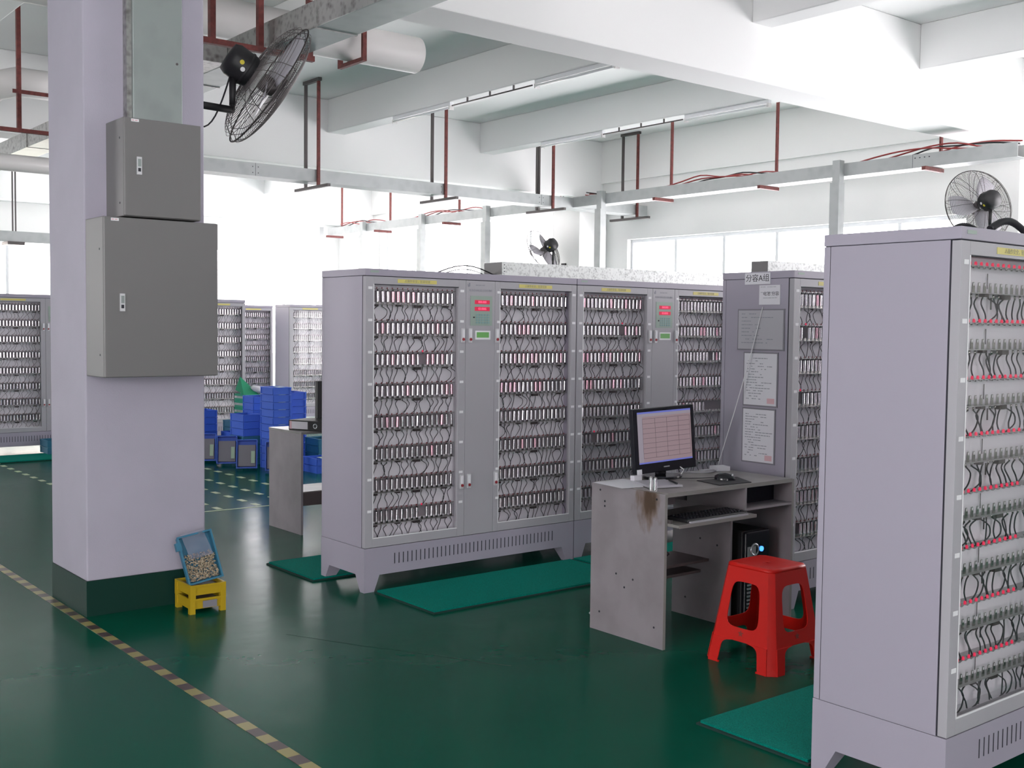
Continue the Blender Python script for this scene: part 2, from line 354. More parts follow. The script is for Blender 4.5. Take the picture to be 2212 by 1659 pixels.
dashed(1.89, 1.2, 1.875, 19.0, 0.052, 0.085, 0.085, 'tape', 'yellow and dark striped tape running along the floor past the big pillar', both='taped')
dashed(3.97, 8.85, 3.97, 13.0, 0.05, 0.12, 0.16, 'tapew', 'dashed pale floor line nearest the big pillar in the back area')
dashed(4.33, 8.85, 4.33, 13.0, 0.05, 0.12, 0.16, 'tapew', 'dashed pale floor line, second out from the big pillar in the back area')
dashed(4.63, 8.85, 4.63, 13.0, 0.05, 0.12, 0.16, 'tapew', 'dashed pale floor line, third out from the big pillar in the back area')
dashed(4.98, 8.85, 4.98, 12.6, 0.05, 0.12, 0.16, 'tapew', 'dashed pale floor line beside the foot of the blue trays')
dashed(3.8, 8.80, 5.0, 8.78, 0.03, 2.0, 0, 'tapew', 'thin solid pale line crossing the floor behind the small desk')
dashed(3.27, 10.0, 3.27, 13.4, 0.05, 0.12, 0.16, 'tapew', 'dashed pale floor line in front of the cabinets left of the big pillar')
b = MB()
pts = [(2.62, 5.05), (2.72, 4.85), (2.83, 4.62), (2.93, 4.45), (3.02, 4.30), (3.12, 4.08), (3.2, 3.95)]
for p, q in zip(pts, pts[1:]):
    b.add([(p[0]-.002, p[1], .0012), (p[0]+.002, p[1], .0012), (q[0]+.002, q[1], .0012), (q[0]-.002, q[1], .0012)], [(0, 1, 2, 3)])
struct(b.build('trim_floor_joint', 'crack'))

# mats
def floor_mat_obj(x0, x1, y0, y1, label, z=0.0):
    t = empty('floor_mat', ((x0+x1)/2, (y0+y1)/2, z)); w, d = (x1-x0)/2, (y1-y0)/2
    MB().box(-w, w, -d, d, 0, 0.008).build('backing', 'matedge', t)
    MB().box(-w+.012, w-.012, -d+.012, d-.012, 0.008, 0.018).build('pile', 'mat', t)
    tag(t, label, 'mat', 'green floor mats')
floor_mat_obj(3.44, 4.98, 4.92, 5.53, 'green fibre mat in front of the cabinet nearest the pillar')
floor_mat_obj(5.0, 6.6, 4.95, 5.54, 'green fibre mat behind the computer desk')
floor_mat_obj(3.29, 4.9, 6.0, 6.62, 'green fibre mat sticking out left behind the cabinet nearest the pillar')
floor_mat_obj(3.31, 4.9, 2.38, 2.915, 'green fibre mat behind the tall near cabinet, in front of the red stool')
floor_mat_obj(2.4, 4.9, 13.1, 13.75, 'green fibre mat before the cabinets seen left of the pillar')

# ------------------------------------------------------------------ charging cabinets
CW, CD, CH = 1.646, 0.51, 1.9
ROWZ = [1.744-0.1871*r for r in range(8)]
DOOR = ((0.002, 0.722, 0.055, 0.668, 0.122), (0.952, 1.644, 0.990, 1.602, 1.0615))
PITCH = 0.0363
mesh_cache = {}
def cached(key, fn):
    if key not in mesh_cache: mesh_cache[key] = fn()
    return mesh_cache[key]
def m_body():
    b = MB().use('cab')
    for x in (0, CW-.018): b.box(x, x+.018, .038, CD-.028, .2626, 1.858)
    b.box(0, CW, 0, CD, 1.860, CH)
    b.use('back').box(.018, CW-.018, .098, .115, .2626, 1.858).use('cab')
    b.box(.002, CW-.002, CD-.025, CD, .2626, 1.858)
    b.use('seam').box(.004, CW-.004, .004, CD-.004, 1.857, 1.861).box(.003, .016, .030, .042, .2626, 1.858).box(CW-.016, CW-.003, .030, .042, .2626, 1.858)
    b.box(.003, .016, CD-.03, CD-.022, .2626, 1.858)
    b.use('back')
    for x in (0.722, 0.950): b.box(x-.004, x+.004, .036, .098, .2626, 1.858)
    b.box(.018, CW-.018, .036, .098, 1.815, 1.858).box(.018, CW-.018, .036, .098, .2626, .30)
    return b.mesh('body')
def m_plinth():
    b = MB().use('cab').box(0, CW, 0, CD, .0975, .2615)
    b.use('seam')
    for i in range(41):
        x = .208+i*.0311; b.box(x, x+.0055, -.0008, .004, .152, .216)
    return b.mesh('plinth')
def m_foot(fx, fy):
    def f():
        x0, x1 = (0, .105) if fx == 0 else (CW-.105, CW); y0, y1 = (0, .10) if fy == 0 else (CD-.10, CD)
        bx0, bx1 = (0, .068) if fx == 0 else (CW-.068, CW); by0, by1 = (0, .045) if fy == 0 else (CD-.045, CD)
        return MB().frustum((bx0, bx1, by0, by1), (x0, x1, y0, y1), 0, .0975).mesh('foot', 'cab')
    return f
def m_door(di):
    def f():
        a, e, g0, g1, _ = DOOR[di]; b = MB().use('cabdoor'); z0, z1, h0, h1 = .2645, 1.856, .315, 1.812
        b.box(a, g0, 0, .032, z0, z1).box(g1, e, 0, .032, z0, z1).box(g0, g1, 0, .032, z0, h0).box(g0, g1, 0, .032, h1, z1)
        b.use('bead').box(g0, g0+.005, -.001, .006, h0, h1).box(g0, g1, -.001, .006, h0, h0+.006).use('seam').box(g0, g1, .001, .01, h1-.004, h1)
        return b.mesh('door')
    return f
def m_rails(di, tall):
    def f():
        a, e, g0, g1, x0 = DOOR[di]; out = []
        b = MB().use('rail')
        b.box(g0-.01, g1+.01, .048, .098, .0405, .0425)                      # upper strip
        for i in range(16):
            x = x0+PITCH*i
            b.use('rail').add([(x-.015, .046, .043), (x+.015, .046, .043), (x-.002, .046, .0365), (x-.015, .055, .043), (x+.015, .055, .043), (x-.002, .055, .0365)],
                  [(0, 2, 1), (3, 4, 5), (0, 3, 5, 2), (2, 5, 4, 1), (0, 1, 4, 3)])
            b.use('lug').cyl((x, .066, .0425), (x, .066, .034), .004, 8)
        return b.mesh('upper_contact_rail')
    return f
def m_lower(di, tall):
    def f():
        a, e, g0, g1, x0 = DOOR[di]
        b = MB().use('rail').box(g0-.01, g1+.01, .048, .098, -.049, -.0465)
        h = .018 if tall else 0
        for i in range(16):
            x = x0+PITCH*i; b.use('lug')
            b.box(x-.0085, x+.0085, .062, .064, -.0465, -.036+h*.3)
            b.add([(x-.0085, .0615, -.036+h*.3), (x-.005, .0615, -.030+h), (x+.005, .0615, -.030+h), (x+.0085, .0615, -.036+h*.3), (x-.0085, .0645, -.036+h*.3), (x-.005, .0645, -.030+h), (x+.005, .0645, -.030+h), (x+.0085, .0645, -.036+h*.3)],
                  [(3, 2, 1, 0), (4, 5, 6, 7), (0, 1, 5, 4), (1, 2, 6, 5), (2, 3, 7, 6)])
            b.use('tag').box(x-.0025, x+.0025, .0608, .062, -.034+h*.6, -.030+h*.9) if tall else None
            b.use('lug').cyl((x, .070, -.049), (x, .070, -.064), .0035, 8)
        b.use('conn')
        rr = random.Random(di*7+3)
        for x, w, dz in ((g0+.02, .05, .012), (g0+.20, .03, .010), (g0+.33, .045, .016), (g1-.07, .035, .010)):
            b.box(x, x+w, .056, .075, -.049-dz, -.049)
        b.use('strip').box(g0+.045, g1+.0, .094, .0975, -.035, .034) if not tall else None
        return b.mesh('lower_contact_rail')
    return f
def m_leads(di):      # unlit indicators of one row
    def f():
        a, e, g0, g1, x0 = DOOR[di]; b = MB().box(x0-.02, x0+PITCH*15, .0495, .0545, .0425, .0435)
        for i in range(16): x = x0+PITCH*i-.013; b.cyl((x, .052, .0425), (x, .052, .052), .0032, 6)
        return b.mesh('indicator_strip', 'ledoff')
    return f
LEADV = []
def lead_pts(rr):
    dx = rr.uniform(-.03, .012); b1 = rr.uniform(-.028, .026); y1 = rr.uniform(-.018, .012)
    P0 = Vector((0, .070, -.062)); P1_ = Vector((b1, .068+y1, -.083)); P2_ = Vector((b1*.5+dx, .06+y1, -.115)); P3 = Vector((dx-.012, .056, -.139)); P4 = Vector((dx-.026, .054, -.1435))
    K = [P0, P1_, P2_, P3, P4]; pts = []
    for i in range(len(K)-1):
        p0 = K[max(i-1, 0)]; p1 = K[i]; p2 = K[i+1]; p3 = K[min(i+2, len(K)-1)]
        for t in (0, .34, .67): pts.append(.5*((2*p1)+(-p0+p2)*t+(2*p0-5*p1+4*p2-p3)*t*t+(-p0+3*p1-3*p2+p3)*t**3))
    pts.append(K[-1]); return pts
for i in range(12): LEADV.append(lead_pts(random.Random(100+i)))
LEADM = [MB().tube(p, .0021, 5).mesh('cable', 'wire') for p in LEADV]
LEADT = [MB().tube(p, .0027, 6).mesh('cable', 'wire') for p in LEADV]
def m_handle():
    b = MB().use('handle').box(-.012, .012, -.009, .001, -.044, .044)
    b.use('back').box(-.007, .007, -.0135, -.008, -.012, .036)
    b.use('button').cyl((0, -.014, -.024), (0, -.008, -.024), .009, 12)
    return b.mesh('handle')
def m_sticker():
    b = MB().use('yellow').box(-.14, .14, -.0015, .001, -.011, .011); return b.mesh('warning_label')
WARN = text_mesh('△操作安全，轻拿轻放', 0.0185, 'inkf')
PANT = text_mesh('电池自动化成分容检测柜', 0.0165, 'inkg')
PAN2 = text_mesh('BATTERY TEST', 0.011, 'inkg')
DIG1 = text_mesh('000.000', 0.020, 'digit'); DIG2 = text_mesh('03.0005', 0.020, 'digit')
leadcount = 0
def cabinet(label, loc, detail=2, tall=False, lit=(), group=None, vis=None, name='charging_cabinet', nled=0):
    """detail 2: cables and indicators individually; 0: far away"""
    t = empty(name, loc); tag(t, label, 'cabinet', group)
    link('body', cached('body', m_body), t, 0.002)
    link('plinth', cached('plinth', m_plinth), t)
    for fx in (0, 1):
        for fy in (0, 1): link('foot', cached(('foot', fx, fy), m_foot(fx, fy)), t)
    ci = 0; rr = random.Random(int(loc[0]*100)); merged = MB()
    for di in (0, 1):
        a, e, g0, g1, x0 = DOOR[di]
        d = link('glass_door', cached(('door', di), m_door(di)), t, 0.0015)
        link('glass_pane', cached(('pane', di), lambda: MB().box(g0+.001, g1-.001, .014, .018, .316, 1.811).mesh('glass_pane', 'doorglass')), d)
        hx = .700 if di == 0 else .968
        for z in (1.515, .606): link('handle', cached('handle', m_handle), d, loc=(hx, 0, z))
        sx = .361 if di == 0 else 1.286
        s = link('warning_label', cached('sticker', m_sticker), d, loc=(sx, 0, 1.834)); s['label'] = 'yellow warning sticker with grey characters'
        if detail: link('warning_text', WARN, d, loc=(sx, -.0018, 1.834), rot=FRONT)
        if detail:
            for r in range(8):
                for x in (a+.031, g1+.026 if di == 0 else e-.022): link('row_tag', cached('rtag', lambda: MB().box(-.014, .014, -.001, .0005, -.0075, .0075).mesh('row_tag', 'tag')), d, loc=(x, 0, ROWZ[r]+.045))
        for r in range(8):
            z = ROWZ[r]
            link('upper_contact_rail', cached(('ur', di, tall), m_rails(di, tall)), t, loc=(0, 0, z))
            link('lower_contact_rail', cached(('lr', di, tall), m_lower(di, tall)), t, loc=(0, 0, z))
            if tall and di == 0: link('contact_pin', cached('apin', lambda: MB().use('rodg').cyl((.335, .090, -.03), (.335, .090, .022), .0016, 6).cyl((.335, .075, -.10), (.335, .075, -.06), .003, 6).mesh('contact_pin')), t, loc=(0, 0, z))
            if not tall or di == 1: link('indicator_strip', cached(('led', di), m_leads(di)), t, loc=(0, 0, z))
            for i in range(16):
                x = x0+PITCH*i; v = rr.randrange(12)
                if tall and di == 0 and (r*16+i) < 400 and i < 12:
                    link('indicator_light', cached('ledon', lambda: MB().lathe([(0, .0125), (.003, .0115), (.0046, .008), (.0046, 0)], 10).mesh('indicator_light', 'ledon')), t, loc=(x-.013, .050, z+.0425))
                if detail == 2 and ci < 100 and di == 0 and (i < 12 or not tall): link('cable', (LEADT if tall else LEADM)[v], t, loc=(x, 0, z)); ci += 1
                else: merged.tube([(p.x+x, p.y, p.z+z) for p in LEADV[v][::(1 if detail else 3)]], .0027 if tall else .0021, 5 if detail else 3, cap=False)
        for r, i in [(q[1], q[2]) for q in lit if q[0] == di]:
            link('indicator_light', cached('ledon', lambda: MB().lathe([(0, .0125), (.003, .0115), (.0046, .008), (.0046, 0)], 10).mesh('indicator_light', 'ledon')), t, loc=(x0+PITCH*i-.013, .050, ROWZ[r]+.0425))
    w = merged.build('cable_bundle', 'wire', t) if detail else link('cable_bundle', cached('cbl0', lambda: merged.mesh('cable_bundle', 'wire')), t); w['kind'] = 'stuff'; w['label'] = 'many thin black leads looping between the contact rails'
    p = link('control_panel', cached('cpan', lambda: MB().use('cabdoor').box(.7245, .9495, 0, .032, .2645, 1.856).mesh('control_panel')), t, 0.0015)
    link('keypad', cached('keypad', m_keypad), p)
    for z, dm in ((1.7235, DIG1), (1.6815, DIG2)):
        q = link('display', cached('disp', lambda: MB().box(-.0585, .0585, -.003, .001, -.0125, .0125).mesh('display', 'dispbg')), p, loc=(.8485, 0, z))
        q['label'] = 'red lit digital display'
        if detail: link('display_digits', dm, p, loc=(.8485, -.0035, z), rot=FRONT)
    for z in (1.515, .606): link('handle', cached('handle', m_handle), p, loc=(.756, 0, z))
    g = link('paper_sticker', cached('gst', lambda: MB().use('tag').box(-.06, .06, -.001, .0005, -.03, .025).use('green').box(-.048, .048, -.002, -.001, -.018, .016).mesh('paper_sticker')), p, loc=(.856, 0, 1.52)); g['label'] = 'green and white paper sticker'
    if detail:
        link('panel_title', PANT, p, loc=(.838, -.0003, 1.795), rot=FRONT); link('panel_subtitle', PAN2, p, loc=(.835, -.0003, 1.828), rot=FRONT)
        link('maker_mark', cached('logo', lambda: MB().box(-.004, .0045, -.001, .001, -.010, .012).box(-.011, .0, -.001, .001, -.012, -.003).box(-.013, -.008, -.001, .001, -.004, .004).mesh('maker_mark', 'inkg')), p, loc=(.750, 0, 1.829))
        link('name_plate', cached('npl', lambda: MB().box(-.028, .028, -.001, .0005, -.006, .006).mesh('name_plate', 'keypad')), t, loc=(.062, 0, 1.884))
    return t
def m_keypad():
    b = MB().use('keypad').box(.758, .928, -.002, .001, 1.577, 1.762)
    b.use('key')
    for i in range(5):
        for j in range(4): b.box(.800+i*.0225, .816+i*.0225, -.004, -.001, 1.590+j*.016, 1.601+j*.016)
    b.use('seam').cyl((.783, -.006, 1.628), (.783, -.001, 1.628), .005, 10)
    return b.mesh('keypad')

BLOCKERS = [(6.69, 5.5586, 'third cabinet of the middle row, hidden behind the cabinet with papers'), (6.73, 3.825, 'second cabinet of the row of the cabinet with papers, hidden by the near one'),
       (8.38, 3.825, 'third cabinet of the row of the cabinet with papers, hidden by the near one'), (4.945, 1.8472, 'second cabinet of the nearest row, outside the right picture edge'),
       (6.60, 1.8472, 'third cabinet of the nearest row, outside the right picture edge'), (5.05, 7.45, 'cabinet of the row beside the small desk, hidden behind the pillar-side cabinet'),
       (6.70, 7.45, 'second cabinet of the row beside the small desk, hidden'), (8.35, 7.45, 'third cabinet of the row beside the small desk, hidden')]
for x, y, l in BLOCKERS: cabinet(l, (x, y, 0), 0)  # unseen cabinets, added to block light between the rows
NEAR = cabinet('tall grey cabinet with lit red dots and no cells, nearest on the right', (3.2933, 1.8472, 0), 2, True)
CAB1 = cabinet('grey double glass-door cabinet of battery cells standing nearest the pillar', (3.3874, 5.5586, 0), 2, lit=((0, 2, 9), (0, 7, 9)))
CAB2 = cabinet('grey battery cabinet behind the monitor, right of the one nearest the pillar', (5.040, 5.5586, 0), 2, lit=((0, 1, 10), (0, 5, 3)))
CABA = cabinet('grey battery cabinet with papers taped on its side, beside the computer desk', (5.08, 3.825, 0), 2, lit=((0, 1, 2), (0, 3, 1)))
BG = [(3.30, 13.9, 'distant battery cabinet seen left of the big pillar', ),
      (4.955, 13.9, 'distant battery cabinet right of the big pillar, behind the blue trays'),
      (7.175, 17.5, 'farthest battery cabinet, with dim cells, behind the green baskets'),
      (8.36, 16.0, 'distant battery cabinet with a plain grey side, above the small desk')]
for x, y, l in BG: cabinet(l, (x, y, 0), 0, group=None)

# battery cells ----------------------------------------------------------------
def cell_mesh(pink, n=14):
    b = MB().use('cellp' if pink else 'cell').lathe([(0, -.0325), (.0092, -.0325)], n).lathe([(.0092, -.0325), (.0092, .0288)], n).lathe([(.0092, .0288), (.0084, .0292)], n)
    b.use('celltop').lathe([(.0084, .0292), (.0088, .031), (.004, .0315)], n).use('lug').lathe([(.004, .0315), (.004, .0335), (0, .0335)], n)
    return b
CM = [cell_mesh(False).mesh('battery_cell'), cell_mesh(True).mesh('battery_cell')]
lo = [cell_mesh(False, 8), cell_mesh(True, 8)]
ORD = ['first', 'second', 'third', 'fourth', 'fifth', 'sixth', 'seventh', 'eighth', 'ninth', 'tenth', 'eleventh', 'twelfth', 'thirteenth', 'fourteenth', 'fifteenth', 'sixteenth']
ROWN = ['top row', 'second row', 'third row', 'fourth row', 'fifth row', 'sixth row', 'seventh row', 'bottom row']
gaps = {1: {(0, 2, 9), (0, 7, 9)}, 2: {(0, 1, 10), (0, 5, 3), (1, 2, 10)} | {(1, 4, i) for i in range(9, 16)}, 3: {(0, 1, 2), (0, 3, 1), (0, 7, 1)}}
rest = MB(); ncell = 0
def rest_add(x, y, z, pink, rx, ry):
    src = lo[1 if pink else 0]; Mx = Matrix.Translation((x, y, z)) @ Matrix.Rotation(rx, 4, 'Y')
    base = len(rest.v); rest.v += [tuple(Mx @ Vector(v)) for v in src.v]
    for f, s_, mi in zip(src.f, src.sm, src.mi):
        mm = src.mats[mi]
        if mm not in rest.mats: rest.mats.append(mm)
        rest.f.append([base+i for i in f]); rest.sm.append(s_); rest.mi.append(rest.mats.index(mm))
def cells(cab, gi, who, vis, far=False):
    global ncell
    X0, Y0 = cab
    for di in (0, 1):
        for r in range(8):
            for i in range(16):
                if (di, r, i) in gaps.get(gi, ()): continue
                x = X0+DOOR[di][4]+PITCH*i; y = Y0+.066; z = ROWZ[r]-.0005
                pink = rnd.random() < (.0 if far else .14 if r in (0, 1, 2, 3) else .03); tilt = R(rnd.uniform(-2.2, 2.2))
                if vis(di, r, i) and ncell < 297:
                    o = bpy.data.objects.new('battery_cell', CM[pink]); COL.objects.link(o); o.location = (x, y, z); o.rotation_euler = (0, tilt, R(rnd.uniform(0, 360)) if not tilt else 0)
                    tag(o, who % (ORD[i], ROWN[r], 'left' if di == 0 else 'right'), 'battery', 'battery cells in the cabinets'); ncell += 1
                else: rest_add(x, y, z, pink, tilt, 0)
cells((3.3874, 5.5586), 1, 'battery cell %s from left in %s, %s door of cabinet nearest pillar', lambda d, r, i: True)
cells((5.08, 3.825), 3, 'battery cell %s from left in %s, %s door of cabinet with taped papers', lambda d, r, i: d == 0 and i < 5)
cells((5.040, 5.5586), 2, 'battery cell %s from left in %s, %s door of cabinet behind monitor', lambda d, r, i: d == 0 and r == 0)
for x, y, l in BG: cells((x, y), 0, '%s%s%s', lambda d, r, i: False, True)
tag(rest.build('battery_cells'), 'rows of silver battery cells racked in the further cabinets', 'batteries', kind='stuff')

# cell standing on the desk
DZ = 0.77
def desk_cells():
    for i, (x, y) in enumerate(((3.992, 3.842), (3.992, 3.812))):
        o = bpy.data.objects.new('battery_cell', CM[0]); COL.objects.link(o); o.location = (x, y, DZ+.0325)
        tag(o, 'silver battery cell standing on the desk corner, %s of the pair' % ('left', 'right')[i], 'battery', 'loose cells on the desk')
desk_cells()

# ------------------------------------------------------------------ things on cabinet tops
t = empty('cable_tray', (4.40, 5.565, 1.9)); tag(t, 'speckled galvanised tray lying along the tops of the two middle cabinets', 'cable tray')
MB().use('galvtop').box(0, 2.28, 0, .004, 0, .085).box(0, 2.28, .19, .194, 0, .085).box(0, 2.28, .004, .19, 0, .004).box(0, 2.28, .004, .19, .081, .085).build('channel', None, t)
b = MB().use('seam')
for z in (.02, .04, .062): b.box(.012, .020, -.0008, .002, z, z+.006)
b.build('end_holes', None, t)
MB().box(.002, .006, .006, .188, .004, .081).build('end_cap', 'box', t)
t = empty('cable_tray', (5.2, 4.10, 1.9)); tag(t, 'short galvanised tray with dark end on top of the cabinet with papers', 'cable tray')
MB().use('galvtop').box(0, 1.5, 0, .004, 0, .07).box(0, 1.5, .12, .124, 0, .07).box(0, 1.5, .004, .12, 0, .004).box(0, 1.5, .004, .12, .066, .07).build('channel', None, t)
MB().box(.002, .006, .005, .119, .004, .066).build('end_cap', 'box', t)
def arc(p, q, h, n=10, side=Vector((0, 0, 0))):
    p, q = Vector(p), Vector(q); return [p.lerp(q, i/n)+Vector((0, 0, 1))*h*math.sin(math.pi*i/n)+side*math.sin(math.pi*i/n) for i in range(n+1)]
b = MB().tube(arc((3.98, 5.68, 1.903), (4.40, 5.66, 1.905), .05), .004, 6).tube(arc((4.05, 5.7, 1.903), (4.38, 5.72, 1.903), .03), .003, 6)
tag(b.build('cable', 'wire'), 'thin loose cable arching over the top of the cabinet nearest the pillar', 'cable')
b = MB().tube(arc((3.62, 1.93, 1.915), (3.80, 1.90, 1.915), .032, 12), .0125, 10)
tag(b.build('flexible_hose', 'wire'), 'thick black hose arching over the near cabinet top', 'hose')
b = MB().tube(arc((3.56, 2.05, 1.909), (3.74, 2.02, 1.909), .03, 12), .007, 8).tube(arc((3.50, 2.0, 1.906), (3.86, 2.0, 1.906), .012, 12), .005, 8).tube([(3.85, 1.99, 1.91), (3.95, 1.99, 1.912), (4.3, 1.99, 1.91)], .009, 8)
tag(b.build('cable_bundle', 'wire'), 'bunch of black cables lying on the near cabinet top', 'cable')

# ------------------------------------------------------------------ overhead trays, hangers, risers
def channel(b, x0, x1, y0, y1, z0, z1, th=.003):     # open-topped
    b.box(x0, x1, y0, y1, z0, z0+th)
    if x1-x0 > y1-y0: b.box(x0, x1, y0, y0+th, z0+th, z1).box(x0, x1, y1-th, y1, z0+th, z1)
    else: b.box(x0, x0+th, y0, y1, z0+th, z1).box(x1-th, x1, y0, y1, z0+th, z1)
    return b
TZ = 3.315
YT, XT = 12.15, 10.9
b = channel(MB().use('galv'), 4.40, 12.44, YT, YT+.28, TZ, TZ+.15, .004)
b.use('seam')
for x in (5.9, 8.6, 10.3):
    b.box(x, x+.003, YT-.0015, YT, TZ, TZ+.15)
    for dz in (.03, .10): b.box(x+.03, x+.04, YT-.002, YT, TZ+dz, TZ+dz+.01).box(x-.04, x-.03, YT-.002, YT, TZ+dz, TZ+dz+.01)
tag(b.build('cable_tray'), 'long pale galvanised cable tray running left to right under the beams', 'cable tray')
b = channel(MB().use('galv'), XT, XT+.24, 5.55, YT-.002, TZ+.01, TZ+.155, .004)
b.use('seam').box(XT-.0015, XT, 6.7, 6.703, TZ+.01, TZ+.155)
for i in range(4): b.box(XT-.0015, XT, 6.5+i*.055, 6.515+i*.055, TZ+.11, TZ+.12)
tag(b.build('cable_tray'), 'galvanised cable tray with red cables along the right window wall', 'cable tray')
b = channel(MB().use('galv'), XT, XT+.24, YT+.282, 19.3, TZ+.01, TZ+.155, .004)
tag(b.build('cable_tray'), 'galvanised cable tray deep in the room beyond the tray crossing', 'cable tray')
def crun(y0, y1, seed, label):
    b = MB(); rr = random.Random(seed)
    for q_ in range(4):
        pts = []; y = y0
        while y < y1:
            hump = max(0, math.sin(y*2.1+q_*.5))*.11*rr.uniform(.5, 1)
            pts.append((XT+.05+.045*q_+rr.uniform(-.015, .015), y, TZ+.13+hump+rr.uniform(0, .015))); y += .32
        fine = []
        for i in range(len(pts)-1):
            p0, p1, p2, p3 = [Vector(pts[j]) for j in (max(i-1, 0), i, i+1, min(i+2, len(pts)-1))]
            for q in (0, .33, .66): fine.append(.5*((2*p1)+(-p0+p2)*q+(2*p0-5*p1+4*p2-p3)*q*q+(-p0+3*p1-3*p2+p3)*q**3))
        fine.append(Vector(pts[-1])); b.use('redcable' if q_ != 2 else 'wire').tube(fine, .009, 6)
    tag(b.build('cable_run', None), label, 'cables', kind='stuff')
crun(5.6, YT-.1, 5, 'loose red cables heaped along the overhead tray by the right windows')
crun(YT+.35, 19.2, 8, 'loose red cables lying in the far overhead tray')
for i, (y, lab) in enumerate(((7.60, 'behind the near tall cabinet'), (11.5, 'where the two overhead trays cross'), (14.15, 'third from the right in the bright window area'),
                         (15.97, 'fourth from the right in the bright window area'), (17.9, 'fifth from the right, above the pillar-side cabinet edge'), (19.5, 'farthest, at the end of the overhead tray'))):
    t = empty('cable_riser', (XT, y, 0)); tag(t, 'upright galvanised cable duct %s' % lab, 'cable duct', 'upright cable ducts')
    MB().box(-.11, -.003, -.055, .065, 0, 3.25).build('duct', 'galv', t); MB().box(-.09, -.003, -.045, .05, 3.25, 3.50).build('duct_top', 'galv', t)
for y, ztop, lab in ((6.52, ZS, 'by the beam behind the near tall cabinet'), (8.7, ZS, 'right of the window top'), (10.45, ZS, 'above the window corner'),
                  (15.3, ZS, 'just past the tray crossing'), (17.45, ZS, 'midway along the far part of the tray'), (19.2, ZS, 'at the far end of the tray')):
    t = empty('tray_hanger', (XT+.25, y, 0)); tag(t, 'thin red oxide tray hanger %s' % lab, 'hanger', 'hangers of the right tray')
    MB().box(0, .035, 0, .025, TZ+.0085, ztop).build('rod', 'rod', t); MB().box(-.33, .035, -.02, .025, TZ-.03, TZ+.0085).build('cross_bar', 'rod', t)
for x, lab, three in ((6.72, 'nearest the caged pillar fan', 0), (8.62, 'below the first ceiling beam', 0), (10.50, 'below the second ceiling beam, with three rods', 1), (12.2, 'against the right window wall', 0)):
    t = empty('tray_hanger', (x, YT+.14, 0)); tag(t, 'dark steel hanger frame of the left-to-right tray, %s' % lab, 'hanger', 'hangers of the long tray')
    for dy, mm in ((.16, 'rodg'), (-.16, 'rod')): MB().box(-.018, .018, dy-.014, dy+.014, TZ-.04, ZS).build('rod', mm, t)
    if three: MB().box(-.05, -.025, .148, .172, TZ-.04, ZS).build('rod', 'rodg', t)
    MB().box(-.02, .02, -.42, .42, TZ-.075, TZ-.04).build('cross_bar', 'rodg', t)
    MB().box(-.022, .022, -.2, .2, ZS-.04, ZS).build('top_plate', 'rodg', t)

# duct, branch duct, its hangers, pipes
t = empty('air_duct', (3.45, 10, 3.35)); tag(t, 'large mottled galvanised air duct crossing diagonally under the ceiling', 'duct')
MB().use('galvd').box(-.135, .135, -12.5, 9.5, .002, .165).use('galvp').box(-.137, .137, -12.5, 9.5, -.002, .003).build('main_run', None, t, bevel=.004)
MB().use('galvd').box(-.98, -.136, -2.75, -2.3, .0, .15).build('branch', None, t, bevel=.004)
for y in range(-12, 9, 2): MB().use('galvd').box(-.145, .145, y, y+.02, -.006, .172).build('joint_flange', None, t)
for y, zt, lab in ((6.66, ZS, 'beside the caged fan on the big pillar'), (10.9, ZS, 'seen left of the big pillar')):
    t = empty('duct_hanger', (3.13, y, 0)); tag(t, 'dark red steel duct hanger %s' % lab, 'hanger', 'duct hangers')
    for dx in (.135, .49, -.19): MB().box(dx-.018, dx+.018, -.02, .02, 3.345, zt).build('rod', 'rod', t)
    MB().box(-.36, .52, -.02, .02, 3.31, 3.345).build('cross_bar', 'rod', t)
    if y > 8: MB().box(-.25, .5, -.03, -.02, 3.66, 3.695).build('pipe_bar', 'rod', t)
t = empty('white_pipe', (5.9, 8.8, 4.1)); tag(t, 'fat white pipe with open end hanging below the ceiling, right of the fan', 'pipe')
MB().tube([(0, 0, 0), (-4.2, 0, 0)], .165, 40, cap=False).tube([(-.001, 0, 0), (-4.2, 0, 0)], .158, 40, cap=True).build('pipe_barrel', 'pvc', t)
b = channel(MB().use('galv'), 0.5, 7.0, 18.9, 19.1, 2.85, 3.02)
tag(b.build('cable_tray'), 'distant cable tray in front of the far windows, seen left of the big pillar', 'cable tray')
t = empty('tray_hanger', (5.0, 19.0, 0)); tag(t, 'small dark hanger of the distant tray left of the big pillar', 'hanger')
for dx in (0, .045): MB().box(dx, dx+.02, -.01, .01, 2.85, ZS).build('rod', 'rodg', t)
MB().box(-.12, .14, -.2, .15, 2.80, 2.85).build('cross_bar', 'rodg', t)
t2 = empty('pipe_hanger', (5.2, 8.8, 0)); tag(t2, 'red steel bracket under the fat white pipe', 'hanger')
MB().box(-.02, .02, -.24, .20, 3.90, 3.934).build('cross_bar', 'rod', t2); MB().box(-.02, .02, -.24, -.21, 3.934, ZS).build('rod', 'rod', t2); MB().box(-.02, .02, .17, .20, 3.934, ZS).build('rod', 'rod', t2)
b = MB().tube([(1.6, 8.8, 4.1), (1.2, 8.85, 4.1), (1.0, 9.2, 4.1), (1.0, 15, 4.1)], .165, 32)
b = MB().tube([(3.9, 12.3, 4.05), (3.3, 12.3, 4.05), (3.12, 12.38, 4.0), (3.02, 12.5, 3.93), (2.9, 12.75, 3.9), (2.2, 12.9, 3.9)], .15, 24)
tag(b.build('white_pipe', 'pvc'), 'white pipe with a bend, high up left of the big pillar', 'pipe')
b = MB().tube([(0.5, 11.9, 3.16), (5.0, 11.9, 3.16)], .085, 20)
tag(b.build('white_pipe', 'pvc'), 'thinner white pipe under the duct left of the big pillar', 'pipe')
